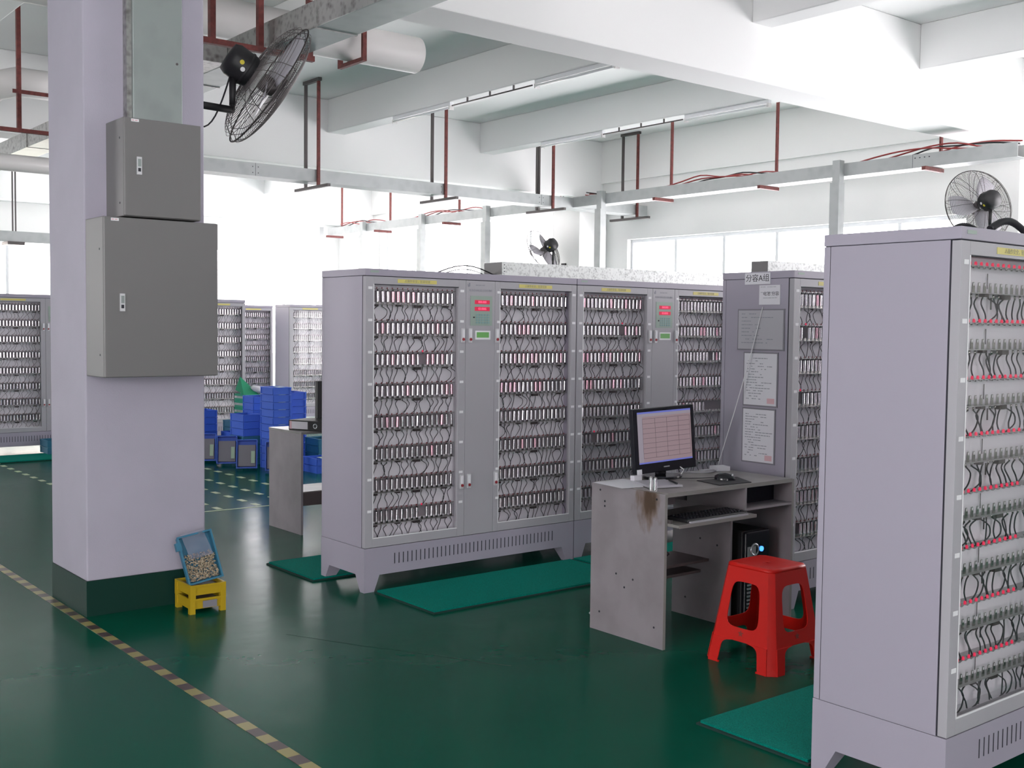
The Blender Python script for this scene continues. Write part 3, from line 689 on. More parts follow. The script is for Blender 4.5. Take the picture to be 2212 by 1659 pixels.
b = MB().tube([(1.2, 5.9, 3.52), (3.0, 5.9, 3.52), (3.12, 5.9, 3.56), (3.14, 5.9, 3.66), (3.14, 5.9, 4.57)], .012, 10)
tag(b.build('conduit', 'pvc'), 'thin white conduit beside the red duct hanger', 'conduit')

# fluorescent fixtures under the two secondary beams
def fixture(x, y0, y1, label):
    t = empty('fluorescent_light', (x, y0, ZB)); tag(t, label, 'light', 'fluorescent lights'); L = y1-y0
    MB().box(-.025, .025, 0, L, -.045, 0).build('batten', 'tube', t, bevel=.003)
    MB().cyl((-.03, .03, -.065), (-.03, L-.03, -.065), .014, 12).build('lamp_tube', 'tube', t)
    for y in (0, L-.02): MB().box(-.03, .03, y, y+.02, -.085, -.04).build('end_cap', 'pvc', t)
fixture(7.50, 10.45, 11.65, 'unlit tube light under first beam, left of the conduit rail')
fixture(7.50, 7.75, 8.95, 'unlit tube light under first beam, beside the big cross beam')
fixture(10.05, 10.62, 11.85, 'unlit tube light under second beam, left end')
fixture(10.05, 7.95, 9.2, 'unlit tube light under second beam, beside the big cross beam')
for x, y0, y1, l in ((7.50, 8.98, 10.40, 'thin conduit rail between tube lights on the first beam'), (10.05, 9.22, 10.6, 'thin conduit rail between tube lights on the second beam')):
    b = MB().cyl((x-.03, y0, ZB-.05), (x-.03, y1, ZB-.05), .008, 8)
    for y in (y0+.3, (y0+y1)/2, y1-.3): b.box(x-.038, x-.022, y, y+.015, ZB-.055, ZB)
    tag(b.build('conduit_rail', 'rodg'), l, 'conduit')

# ------------------------------------------------------------------ electrical enclosures on the pillar
def enclosure(x0, x1, z0, z1, y0, y1, label, hz, hx):
    t = empty('electrical_box', (x0, y0, z0)); tag(t, label, 'electrical box'); w, h, d = x1-x0, z1-z0, y1-y0
    MB().box(0, w, .018, d, 0, h).build('housing', 'box', t, bevel=.004)
    dr = MB().box(.002, w-.002, 0, .0165, .003, h-.003).build('door', 'box', t, bevel=.003)
    q = MB().use('handle').box(hx-.013, hx+.013, -.006, 0, hz-.045, hz+.045).use('galvp').box(hx-.008, hx+.008, -.010, -.005, hz-.004, hz+.034).use('seam').box(hx-.007, hx+.007, -.0075, -.005, hz-.03, hz-.012).build('handle', None, dr)
    q['label'] = 'white recessed lock handle'
    MB().use('tag').box(.035, .075, -.0008, .0005, h-.022, h-.008).use('red').box(.038, .050, -.0012, 0, h-.018, h-.012).box(.055, .068, -.0012, 0, h-.018, h-.012).build('maker_sticker', None, dr)
    b = MB()
    for zz in (h*.14, h*.8): b.cyl((-.001, .07, zz), (.003, .07, zz), .006, 10)
    b.build('screw', 'seam', t)
enclosure(2.045, 2.455, 2.116, 2.62, 5.70, 5.9755, 'smaller grey electrical box, upper one on the big pillar', .26, .075)
enclosure(1.935, 2.545, 1.288, 2.108, 5.69, 5.9755, 'larger grey electrical box, lower one on the big pillar', .385, .09)
t = empty('cable_duct', (2.2, 5.9, 2.62)); tag(t, 'flat galvanised cable duct rising up the pillar above the grey boxes', 'cable duct')
MB().box(-.035, .235, .0, .075, 0, ZP-2.62+.0).build('cover', 'galvp', t, bevel=.003)
MB().box(-.062, -.036, .02, .075, 0, ZP-2.62).build('side_flange', 'galvd', t)
b = MB()
for z in (.35, .8): b.cyl((.205, -.002, z), (.205, .001, z), .007, 8)
b.build('screw', 'rodg', t)

# ------------------------------------------------------------------ fans
def fan(loc, nrm, upv, rad, label, mount, motor_off=0.0, rings=24):
    n = Vector(nrm).normalized(); u = (Vector(upv)-n*Vector(upv).dot(n)).normalized(); s = u.cross(n)
    Mx = Matrix((s, u, n)).transposed().to_4x4()
    t = empty('wall_fan', loc); tag(t, label, 'fan')
    def dome(sgn, dep):
        b = MB()
        for i in range(rings):
            f = (i+1)/rings; r = rad*(.16+.84*f); z = sgn*dep*math.sqrt(max(0, 1-f**2.4))
            pts = [Vector((r*math.cos(a), r*math.sin(a), z)) for a in [2*math.pi*k/48 for k in range(48)]]
            b.tube(pts, (.0017 if i < rings-1 else .005), 4 if i < rings-1 else 6, closed=True)
        for k in range(16):
            a = 2*math.pi*(k//2)/8+(.10 if k % 2 else -.10)
            pts = []
            for i in range(9):
                f = i/8; r = rad*(.13+.87*f); z = sgn*dep*math.sqrt(max(0, 1-(f*.87+.13)**2.4))+sgn*.003
                pts.append((r*math.cos(a*(1)+(.0)), r*math.sin(a), z))
            b.tube(pts, .0024, 5)
        b.lathe([(rad*.16, sgn*dep), (rad*.13, sgn*(dep+.002)), (0, sgn*(dep+.003))], 24)
        return b.xf(Mx)
    dome(1, rad*.22).build('front_guard', 'rodg', t); dome(-1, rad*.30).build('rear_guard', 'rodg', t)
    for k in range(3):
        b = MB(); a0 = k*2*math.pi/3; g = []
        for i in range(7):
            f = i/6; r = rad*(.1+.76*f); w = rad*(.14+.20*math.sin(f*math.pi*.75))
            for j in range(5):
                q = (j/4-.5)*2; a = a0+q*w/max(r, .05)*.9; g.append((r*math.cos(a), r*math.sin(a), q*.035*(1-.4*f)))
        fs = [(i*5+j, i*5+j+1, i*5+j+6, i*5+j+5) for i in range(6) for j in range(4)]
        b.add(g, fs, True).xf(Mx); o = b.build('blade', 'film', t); so = o.modifiers.new('s', 'SOLIDIFY'); so.thickness = .002
    MB().lathe([(0, .05), (.045, .045), (.055, .0), (.05, -.05)], 20).xf(Mx).build('hub', 'rodg', t)
    b = MB().use('blackm').lathe([(0, -rad*.24), (.06, -rad*.25), (.095, -rad*.30), (.10, -rad*.36), (.10, -rad*.62), (.085, -rad*.70), (0, -rad*.72)], 28)
    b.lathe([(.103, -rad*.38), (.107, -rad*.40), (.103, -rad*.42)], 28)
    dc = Mx.inverted() @ (Vector((0, 0, CAMH))-Vector(loc)); ac = math.atan2(dc.y, dc.x)
    for da, zz, mm in ((.12, -.46, 'tag'), (-.20, -.52, 'fansticker')):
        a_ = ac+da; ctr = Vector((.1005*math.cos(a_), .1005*math.sin(a_), rad*zz)); t1 = Vector((-math.sin(a_), math.cos(a_), 0))
        ns_ = Vector((math.cos(a_), math.sin(a_), 0))*.0015
        b.use(mm).add([ctr+ns_+t1*.014*math.cos(q)+Vector((0, 0, 1))*.014*math.sin(q) for q in [2*math.pi*i/12 for i in range(12)]], [tuple(range(12))])
    b.xf(Mx).build('motor', None, t)
    mp = Mx @ Vector((0, -.085, -rad*.5)); end = Vector(mount)-Vector(loc)
    kn = mp+Vector((0, 0, -.10))
    b = MB().tube([mp, mp+Vector((0, 0, -.10)), mp+Vector((0, 0, -.17))], .02, 12)
    j = Vector((mp.x, mp.y, min(mp.z-.17, end.z)))
    b.tube([mp+Vector((0, 0, -.10)), Vector((mp.x, mp.y, end.z))], .016, 12).tube([Vector((mp.x, mp.y, end.z)), end], .022, 12)
    b.build('bracket_arm', 'blackm', t)
    ax = 1 if end.x > mp.x else -1
    MB().box(end.x-.012, end.x+.012, end.y-.05, end.y+.05, end.z-.09, end.z+.09).build('wall_plate', 'blackm', t, bevel=.004)
    pts = arc(mp+Vector((0, 0, .05)), end+Vector((0, 0, -.1)), -.16, 12, Vector((0, 0, 0)))
    MB().tube(pts, .005, 6).build('power_cord', 'wire', t)
    return t
n1 = .45*fw+.75*rt-.50*up
fan((3.096, 6.2, 3.003), n1, (0, 0, 1), .405, 'big caged fan tilted down on a black arm from the big pillar', (2.603, 6.2, 2.835))
n2 = .95*fw-.22*rt-.16*up
fan((11.22, 6.12, 2.90), n2, (0, 0, 1), .39, 'caged fan seen from behind above the near tall cabinet', (11.838, 6.25, 2.55))
n3 = .55*fw-.68*rt-.42*up
fan((11.45, 13.45, 2.79), n3, (0, 0, 1), .36, 'caged fan with silvery blades against the bright window in the middle', (11.888, 13.45, 2.52))

# ------------------------------------------------------------------ papers on cabinet side (x = 5.08 plane, facing the desk)
XA = 5.08
def paper(y0, y1, z0, z1, m, label, cat='paper', frame=None, lines=0, stamp=False, name='paper_sheet', seed=1, title=None):
    t = empty(name, (XA, (y0+y1)/2, z0)); tag(t, label, cat); w = (y1-y0)/2; h = z1-z0
    if frame:
        MB().use(frame).box(-.005, -.0005, -w-.008, w+.008, -.008, h+.008).build('backing', None, t)
    MB().box(-.0065, -.0048 if frame else -.0005, -w, w, 0, h).build('sheet', m, t)
    rr = random.Random(seed); b = MB().use('inkg')
    for i in range(lines):
        z = h*(.90-.84*i/max(lines, 1)); a = -w*rr.uniform(.55, .85); c = a+rr.uniform(.4, 1.5)*w
        # reading direction on this face runs towards -y
        yy = w*.85
        while yy > -w*.85:
            L_ = rr.uniform(.006, .022)
            if rr.random() < .75 and -c < yy: b.box(-.0072, -.0064, max(yy-L_, -w*.9), yy, z, z+min(.004, h*.02))
            yy -= L_+.004
    if lines: b.build('printed_lines', None, t)
    if stamp: MB().box(-.0074, -.0064, -w*.9, -w*.45, .012, .042).build('red_stamp', 'red', t)
    if title:
        me = text_mesh(title[0], title[1], 'ink'); link('sign_text', me, t, loc=(-.0068, title[2], title[3]), rot=LEFT)
    return t
paper(3.985, 4.165, 1.828, 1.893, 'paper', 'white paper strip lettered 分容A组 at the top of the cabinet side', 'sign', name='group_sign', title=('分容A组', .046, 0, .033))
paper(3.915, 4.060, 1.712, 1.822, 'paper', 'small white notice with dark lines below the lettered paper strip', lines=3, seed=3, title=('电池 分容', .026, -.01, .06))
paper(3.888, 4.205, 1.460, 1.680, 'film', 'wide faded sheet in a dull plastic sleeve on the cabinet side', frame='pframe', lines=9, seed=4)
paper(3.926, 4.156, 1.140, 1.435, 'paper', 'tall framed document with red stamp, upper of two on cabinet side', frame='pframe', lines=16, stamp=True, seed=5)
paper(3.936, 4.157, .815, 1.115, 'paper', 'tall framed document with red stamp, lower one just above the desk', frame='pframe', lines=17, stamp=True, seed=6)
b = MB().tube([(5.071, 4.03, 1.70), (5.05, 4.10, 1.40), (5.0, 4.16, 1.1), (4.93, 4.19, .86), (4.90, 4.195, .775)], .0025, 6)
tag(b.build('string', 'bead'), 'thin beige string hanging down past the papers to the desk', 'string')

# ------------------------------------------------------------------ main computer desk
t = empty('computer_desk', (3.95, 3.704, 0)); tag(t, 'scuffed grey laminate computer desk with brown stain at its corner', 'desk')
DW, DD = 1.01, .52
MB().use('deskst').box(0, .018, 0, DD, 0, .765).use('deskedge').box(0, .018, -.0012, .0, 0, .765).build('side_panel', None, t, bevel=.001)
MB().use('desk').box(DW-.018, DW, 0, DD, 0, .765).use('deskedge').box(DW-.018, DW, -.0012, .0, 0, .765).build('side_panel', None, t, bevel=.001)
MB().use('desk').box(.60, .615, .09, DD-.02, 0, .63).build('divider_panel', None, t, bevel=.001)
MB().use('desktop').box(.018, DW-.018, .0, DD, .748, DZ-.001).use('deskedge').box(.018, DW-.018, -.0015, .0, .748, DZ-.001).build('desktop', None, t, bevel=.002)
MB().use('desk').box(.018, DW-.018, DD-.03, DD-.018, .60, .748).build('back_panel', None, t)
MB().use('desktop').box(.02, .605, -.075, .30, .608, .622).use('deskedge').box(.02, .60, -.0765, -.075, .606, .624).build('keyboard_tray', None, t, bevel=.001)
MB().use('rodg').box(.022, .034, -.02, .30, .622, .640).build('tray_runner', None, t)
MB().use('desk').box(.60, .615, .0, .4, .63, .748).box(.615, DW-.018, .0, .4, .628, .640).use('seam').box(.616, DW-.019, .12, .13, .640, .747).build('drawer_niche', None, t)  # black sheet inside stands in for the shade of the open niche
MB().box(.018, .60, .235, .49, .325, .340).build('shelf', 'brown', t, bevel=.001)
MB().box(.018, .575, .27, .49, .262, .277).build('shelf', 'brown', t, bevel=.001)
b = MB().use('seam')
for y, z in ((.055, .735), (.455, .735), (.42, .68), (.42, .655), (.33, .32), (.21, .31), (.27, .26), (.06, .10), (.45, .10)): b.cyl((-.0012, y, z), (.0005, y, z), .0055, 10)
for y, z in ((.18, .42), (.30, .44), (.40, .10), (.34, .30)): b.cyl((.5988, y, z), (.6005, y, z), .0055, 10)
b.build('screw_holes', None, t)
# monitor
t = empty('computer_monitor', (4.375, 4.105, DZ)); tag(t, 'black flat monitor showing a pinkish table, on the desk', 'monitor')
def oval(b, cx, cy, rx, ry, z0, z1, n=32):
    ps = [(cx+rx*math.cos(2*math.pi*i/n), cy+ry*math.sin(2*math.pi*i/n)) for i in range(n)]
    b.add([(x, y, z0) for x, y in ps]+[(x, y, z1) for x, y in ps], [tuple(range(n-1, -1, -1)), tuple(range(n, 2*n))]+[(i, (i+1) % n, n+(i+1) % n, n+i) for i in range(n)])
    return b
oval(MB(), .0, .02, .125, .085, 0, .014).build('base', 'black', t, bevel=.004)
MB().box(-.03, .03, .02, .05, .014, .16).build('stand_neck', 'black', t, bevel=.004)
scr = empty('screen_head'); bpy.data.objects.remove(scr)
hd = MB().use('black').box(-.235, .235, -.012, .018, 0, .345).use('blackm').box(-.17, .17, .018, .045, .05, .28)
TL = Matrix.Translation((0, 0, .038)) @ Matrix.Rotation(R(-4), 4, 'X') @ Matrix.Rotation(R(-1.5), 4, 'Y')
head = hd.xf(TL).build('screen_housing', None, t, bevel=.004)
M['scr'] = mat('screen_pink', (0.02, 0.02, 0.02), 0.3, emit=(0.42, 0.30, 0.33), est=0.55)
M['scrg'] = mat('screen_grey_panel', (0.02, 0.02, 0.02), 0.3, emit=(0.42, 0.37, 0.44), est=0.55)
M['scrl'] = mat('screen_grid_line', (0.02, 0.02, 0.02), 0.4, emit=(0.10, 0.07, 0.09), est=0.8)
M['scrb'] = mat('screen_blue_bar', (0.02, 0.02, 0.02), 0.3, emit=(0.10, 0.12, 0.42), est=1.0)
b = MB().use('scr').box(-.205, .205, -.0135, -.0115, .052, .325).use('scrb').box(-.205, .205, -.0140, -.0118, .316, .325).box(-.205, .205, -.0140, -.0118, .052, .060)
b.use('scrg').box(-.205, -.170, -.0140, -.0118, .060, .316).box(-.205, .205, -.0140, -.0118, .300, .316).use('scrl')
for i in range(9): b.box(-.17, .195, -.0143, -.0118, .080+i*.026, .0818+i*.026)
for x in (-.17, -.075, .015, .105, .195): b.box(x-.0008, x+.0008, -.0143, -.0118, .080, .288)
b.xf(TL).build('screen', None, t)
b = MB().use('silver').box(-.022, .022, -.0135, -.0118, .022, .028); b.xf(TL).build('maker_mark', None, t)
b = MB().use('paper').box(-.226, -.190, -.0140, -.0118, -.002, .026); q = b.xf(TL).build('paper_tag', None, t); q['label'] = 'small pale paper tag on the lower left corner'
b = MB().use('paper').box(-.235, -.18, .0, .03, -.036, -.003); b.xf(TL).build('box_behind', None, t)
b = MB().tube([(.10, .0, .06), (.115, -.03, .04), (.11, -.01, .01), (.13, .04, .004)], .003, 6)
b.build('hanging_cord', 'bead', t)
# desk items
t = empty('computer_mouse', (4.575, 3.86, DZ+.003)); tag(t, 'black computer mouse on the mouse pad', 'mouse')
b = MB(); g = []
for i in range(9):
    f = i/8; L_ = -.055+.11*f
    for j in range(13):
        a = math.pi*j/12; wd = .032*math.sqrt(max(.02, 1-((f-.5)*1.9)**2)); hh = .036*math.sqrt(max(.02, 1-((f-.55)*1.85)**2)); g.append((wd*math.cos(a), L_, hh*math.sin(a)))
fs = [(i*13+j, i*13+j+1, i*13+j+14, i*13+j+13) for i in range(8) for j in range(12)]
b.add(g, fs, True).xf(Matrix.Rotation(R(35), 4, 'Z')); b.build('shell', 'black', t)
MB().cyl((.012, -.032, .026), (.018, -.036, .026), .008, 12).build('scroll_wheel', 'silver', t)
MB().tube([(-.03, .04, .01), (-.08, .09, .004), (-.14, .12, .004), (-.2, .17, .004), (-.22, .22, .004)], .002, 6).build('cord', 'wire', t)
b = MB(); ps = [(4.43, 3.93), (4.39, 3.74), (4.62, 3.72), (4.72, 3.90)]
b.add([(x, y, DZ) for x, y in ps]+[(x, y, DZ+.003) for x, y in ps], [(3, 2, 1, 0), (4, 5, 6, 7), (0, 1, 5, 4), (1, 2, 6, 5), (2, 3, 7, 6), (3, 0, 4, 7)])
tag(b.build('mouse_pad', 'blackm'), 'black mouse pad under the mouse', 'mouse pad')
def slab(name, ps, z0, z1, m, label, cat):
    n = len(ps); b = MB().add([(x, y, z0) for x, y in ps]+[(x, y, z1) for x, y in ps], [tuple(range(n-1, -1, -1)), tuple(range(n, 2*n))]+[(i, (i+1) % n, n+(i+1) % n, n+i) for i in range(n)])
    o = b.build(name, m); tag(o, label, cat); return o
slab('paper_sheet', [(3.93, 4.19), (3.90, 3.95), (4.03, 3.93), (4.17, 4.10), (4.15, 4.20)][::-1], DZ, DZ+.0015, 'paper', 'loose white papers at the left end of the desk', 'paper')
slab('notebook', [(4.09, 4.06), (4.01, 3.86), (4.19, 3.81), (4.27, 4.01)], DZ+.0015, DZ+.012, 'film', 'thin grey notebook in front of the monitor foot', 'notebook')
tag(MB().cyl((4.235, 3.945, DZ+.017), (4.175, 3.835, DZ+.017), .005, 8).build('pen', 'blackm'), 'black pen lying on the notebook', 'pen')
b = MB().tube([(4.86, 4.18, DZ+.004), (4.80, 4.12, DZ+.004), (4.72, 4.10, DZ+.005), (4.66, 4.14, DZ+.004), (4.62, 4.19, DZ+.004)], .004, 6).box(4.72, 4.80, 4.13, 4.17, DZ, DZ+.012)
tag(b.build('loose_cable', 'film'), 'tangled pale cord at the back of the desk', 'cord')
slab('plastic_scrap', [(4.84, 4.20), (4.82, 4.13), (4.90, 4.10), (4.93, 4.18)], DZ, DZ+.025, 'paper', 'small white crumpled scrap by the string at the desk back', 'paper')
# keyboard
t = empty('keyboard', (4.28, 3.72, .622)); tag(t, 'black keyboard on the pull-out tray under the desktop', 'keyboard')
MB().box(-.225, .225, -.07, .08, 0, .016).build('case', 'blackm', t, bevel=.004)
b = MB()
for r in range(5):
    for c in range(18): b.frustum((-.215+c*.0238, -.195+c*.0238, -.058+r*.024, -.038+r*.024), (-.212+c*.0238, -.198+c*.0238, -.055+r*.024, -.041+r*.024), .016, .024)
b.build('keys', 'black', t); MB().box(-.215, .215, -.085, -.068, 0, .008).build('front_strip', 'film', t)
tag(MB().box(4.0, 4.09, 3.83, 3.93, .622, .634).build('card_box', 'paper'), 'flat white box on the keyboard tray behind the keyboard', 'box')
# tower pc
t = empty('computer_tower', (4.73, 3.97, 0)); tag(t, 'black computer tower with blue light under the desk', 'computer')
MB().box(-.10, .10, -.19, .22, .012, .50).build('case', 'blackm', t, bevel=.006)
MB().box(-.10, .10, -.215, -.19, .012, .50).build('front_bezel', 'black', t, bevel=.008)
b = MB()
for i in range(9): b.box(-.085, .03, -.2185, -.2150, .05+i*.02, .06+i*.02)
b.build('vent_grille', 'silver', t)
MB().use('silver').lathe([(.030, 0), (.036, .006), (.030, .010), (.024, .006)], 24, Matrix.Translation((-.03, -.212, .40)) @ Matrix.Rotation(R(90), 4, 'X')).box(-.088, -.02, -.2175, -.215, .36, .42).build('drive_dial', None, t)
MB().cyl((.025, -.222, .40), (.025, -.214, .40), .014, 16).build('power_light', 'blueled', t)
MB().box(-.088, .03, -.2185, -.215, .335, .345).build('trim_bar', 'silver', t)
for x in (-.08, .06): MB().box(x, x+.02, -.2, .2, 0, .012).build('foot', 'blackm', t)
# power strip and cables on lower shelf
t = empty('power_strip', (4.08, 4.02, .34)); tag(t, 'dark red and black power strip on the brown desk shelf', 'power strip')
MB().box(-.09, .09, -.03, .03, 0, .035).build('body', 'button', t, bevel=.004); MB().box(-.05, .10, -.02, .02, .035, .07).build('plug', 'blackm', t, bevel=.004)
MB().tube([(.08, 0, .05), (.16, -.03, .085), (.20, -.04, .05), (.15, -.05, .03), (.05, -.05, .02)], .006, 8).build('cord', 'wire', t)
b = MB(); rr = random.Random(11)
for s in range(5):
    x, y = 4.02+.05*s, 4.03
    b.tube([(x*.5+2.03, y, .60), (x*.4+2.43, y+.01, .45), (4.06+.01*s, y+.0, .30 if s else .29), (4.03+.04*s, 4.24, .18), (4.10+.03*s, 4.26, .08), (4.20+.05*s, 4.27, .02), (4.05+.02*s, 4.30, .012)], .004, 6)
tag(b.build('cable_tangle', 'wire'), 'tangle of black cables hanging under the desk to the floor', 'cables', kind='stuff')
b = MB()
for s in range(4): b.tube([(4.15+.06*math.cos(a+s)*(1+.2*s), 4.33+.04*math.sin(a+s), .01+.008*s) for a in [i*.5 for i in range(14)]], .005, 6)
tag(b.build('cable_coil', 'film'), 'coil of pale cable on the floor behind the desk', 'cables', kind='stuff')

# ------------------------------------------------------------------ red stool
t = empty('plastic_stool', (4.232, 3.305, 0)); tag(t, 'bright red square plastic stool standing before the computer desk', 'stool')
HB, HT, HZ, CHF = .205, .135, .47, .16
def hw(z): return HB+(HT-HB)*z/HZ
def side_pts(sdir, u, z, inset=0):
    h = hw(z)-inset; c = (1-CHF)
    x, y = u*h*c, -h
    a = sdir*math.pi/2; return (x*math.cos(a)-y*math.sin(a), x*math.sin(a)+y*math.cos(a), z)
def panel(sd):
    b = MB(); N = 48; outer = []; inner = []
    cz = .285; hzz = .105; hu = .64
    zt, zb = .452, .118
    for i in range(N):
        a = 2*math.pi*i/N; ca, sa = math.cos(a), math.sin(a)
        e = 5; k_ = (abs(ca)**e+abs(sa)**e)**(-1/e); inner.append((hu*ca*k_, cz+hzz*sa*k_))
        k2 = min(1/abs(ca) if abs(ca) > 1e-6 else 9e9, ((zt-cz) if sa > 0 else (cz-zb))/.165/abs(sa) if abs(sa) > 1e-6 else 9e9)
        outer.append((max(-1, min(1, ca*k2)), max(zb, min(zt, cz+.165*sa*k2))))
    corners = [((1 if ca > 0 else -1), (zt if sa > 0 else zb)) for ca, sa in ((1, 1), (-1, 1), (-1, -1), (1, -1))]
    for cu, czz in corners:      # snap nearest to exact corner
        j = min(range(N), key=lambda q: (outer[q][0]-cu)**2+((outer[q][1]-czz)*3)**2); outer[j] = (cu, czz)
    vs = [side_pts(sd, u, z) for u, z in outer]+[side_pts(sd, u, z) for u, z in inner]
    b.add(vs, [(i, (i+1) % N, N+(i+1) % N, N+i) for i in range(N)])
    # legs below the cross rail with a rounded arch
    for sg in (-1, 1):
        lv = []; zs = [.118, .112, .105, .096, .085, .05, .02, .0]; ui = [.30, .50, .58, .63, .655, .67, .68, .70]
        for z, u in zip(zs, ui): lv += [side_pts(sd, sg*1, z), side_pts(sd, sg*u, z)]
        b.add(lv, [(2*i, 2*i+1, 2*i+3, 2*i+2) if sg < 0 else (2*i+1, 2*i, 2*i+2, 2*i+3) for i in range(7)])
    return b
for sd in range(4):
    b = panel(sd)
    # half of the chamfered corners
    c0 = []
    for z in (0, .118, .285, .452): c0 += [side_pts(sd, 1, z), side_pts((sd+1) % 4, -1, z)]
    b.add(c0, [(2*i, 2*i+1, 2*i+3, 2*i+2) for i in range(3)])
    o = b.build('stool_side', 'stool', t); so = o.modifiers.new('s', 'SOLIDIFY'); so.thickness = .004; so.offset = -1
b = MB()
prof = [(.452, 1.0, 0), (.462, .985, 0), (.468, .95, 0), (.470, .88, 0), (.4685, .5, 0), (.468, .12, 0), (.468, .075, 0)]
rings_ = []
for z, k_, _ in prof:
    h = hw(.452)*k_; c = 1-CHF; ps = []
    for sd in range(4):
        for u in (-1, -.5, 0, .5, 1):
            x, y = u*h*c, -h; a = sd*math.pi/2; ps.append((x*math.cos(a)-y*math.sin(a), x*math.sin(a)+y*math.cos(a), z))
    rings_.append(ps)
b.add([p for r_ in rings_ for p in r_], [(i*20+j, i*20+(j+1) % 20, (i+1)*20+(j+1) % 20, (i+1)*20+j) for i in range(len(prof)-1) for j in range(20)], True)
o = b.build('seat', 'stool', t); so = o.modifiers.new('s', 'SOLIDIFY'); so.thickness = .004; so.offset = -1
b = MB()
for sd in range(4):
    a = sd*math.pi/2
    st = []
    for i in range(10):
        r_ = .018 if i % 2 == 0 else .008; aa = math.pi*i/5+math.pi/2; u = r_*math.cos(aa); z = .155+r_*math.sin(aa); y = -hw(z)-.0008
        st.append((u*math.cos(a)-y*math.sin(a), u*math.sin(a)+y*math.cos(a), z))
    b.add(st, [tuple(range(10))])
b.build('star_mark', 'stoolmark', t)
b = MB()
for sx in (-1, 1):
    for sy in (-1, 1):
        b.box(sx*.204-.004 if sx > 0 else -.208, sx*.204+.004 if sx > 0 else -.2, sy*.14-.03, sy*.14+.03, 0, .008)
b.build('foot_rim', 'stool', t)

# ------------------------------------------------------------------ trays and crates
def tray_mesh(L_, Wd, H, m, ribs=True, legs=0):
    b = MB().use(m); th = .004; l, w = L_/2, Wd/2
    z0 = legs
    b.box(-l, l, -w, w, z0, z0+th).box(-l, l, -w, -w+th, z0+th, H).box(-l, l, w-th, w, z0+th, H).box(-l, -l+th, -w+th, w-th, z0+th, H).box(l-th, l, -w+th, w-th, z0+th, H)
    e = .006
    b.box(-l-e, l+e, -w-e, -w, H-.010, H).box(-l-e, l+e, w, w+e, H-.010, H).box(-l-e, -l, -w, w, H-.010, H).box(l, l+e, -w, w, H-.010, H)
    if ribs:
        for x in (-l, l-.016): b.box(x, x+.016, -w-.006, -w, z0, H-.010).box(x, x+.016, w, w+.006, z0, H-.010)
        for y in (-w, w-.016): b.box(-l-.006, -l, y, y+.016, z0, H-.010).box(l, l+.006, y, y+.016, z0, H-.010)
    if legs:
        for x in (-l-e, l-.024):
            for y in (-w-e, w-.024): b.box(x, x+.03, y, y+.03, 0, H-.01)
    return b
TM = tray_mesh(.21, .30, .078, 'blue').mesh('plastic_tray'); TM2 = tray_mesh(.21, .30, .078, 'teal').mesh('plastic_tray'); TG = None
def basket():
    b = MB().use('gbask'); l, w, H = .10, .15, .085
    b.box(-l, l, -w, w, 0, .004).box(-l-.004, l+.004, -w-.004, -w+.004, .06, H).box(-l-.004, l+.004, w-.004, w+.004, .06, H).box(-l-.004, -l+.004, -w, w, .06, H).box(l-.004, l+.004, -w, w, .06, H)
    b.box(-l-.002, l+.002, -w-.002, -w+.002, 0, .03).box(-l-.002, l+.002, w-.002, w+.002, 0, .03).box(-l-.002, -l+.002, -w, w, 0, .03).box(l-.002, l+.002, -w, w, 0, .03)
    b.use('bead')
    for i in range(9): x = -l+i*.025; b.box(x-.004, x+.004, -w-.003, -w+.001, .03, .06).box(x-.004, x+.004, w-.001, w+.003, .03, .06)
    for i in range(12): y = -w+i*.027; b.box(-l-.003, -l+.001, y-.004, y+.004, .03, .06)
    return b.mesh('plastic_basket')
TG = basket()
SLIP = MB().box(-.045, .035, -.155, -.02, .0, .002).mesh('paper_slip', 'label')
def put_tray(x, y, z, label, me=None, rz=0, slip=False, rx=0, name='plastic_tray', grp='plastic trays heaped beyond the pillar', cat='tray', fill=False):
    t = empty(name, (x, y, z)); t.rotation_euler = (rx, 0, rz); tag(t, label, cat, grp)
    link('shell', me or TM, t)
    if slip: q = link('paper_slip', SLIP, t, loc=(.0, -.005, .079)); q['label'] = 'pale green paper slip'
    if fill:
        MB().box(-.09, .09, -.13, .10, .006, .05).build('contents', 'pframe', t)
        q = MB().box(.045, .085, -.10, .03, .0785, .081).build('paper_slip', 'label', t); q['label'] = 'pale green paper slip'
    return t
# tall stack B
for i in range(11): put_tray(5.63, 11.1, i*.0815, 'blue tray in the tallest stack, %s' % ('at the very top' if i == 10 else '%s from the top' % ORD[10-i]), rz=R(rnd.uniform(-1.5, 1.5)), slip=i in (10, 9, 8, 7, 6, 5))
# stack C just behind, slightly lower
for i in range(10): put_tray(6.0, 11.45, i*.0815, 'blue tray in the stack right behind the tallest one, %s' % ('topmost' if i == 9 else '%s from the top' % ORD[9-i]), rz=R(rnd.uniform(-1, 1)))
# stack D left, lower
for i in range(7): put_tray(5.52, 11.62, i*.0815, 'tray in the stack left of the tallest blue stack, %s' % ('topmost' if i == 6 else '%s from the top' % ORD[6-i]), TM if i > 3 else TM2, rz=R(3))
for i in range(9): put_tray(5.90, 12.12, i*.0815, 'dark blue tray in the hidden stack behind, %s' % ('topmost' if i == 8 else '%s from the top' % ORD[8-i]), rz=R(-2))
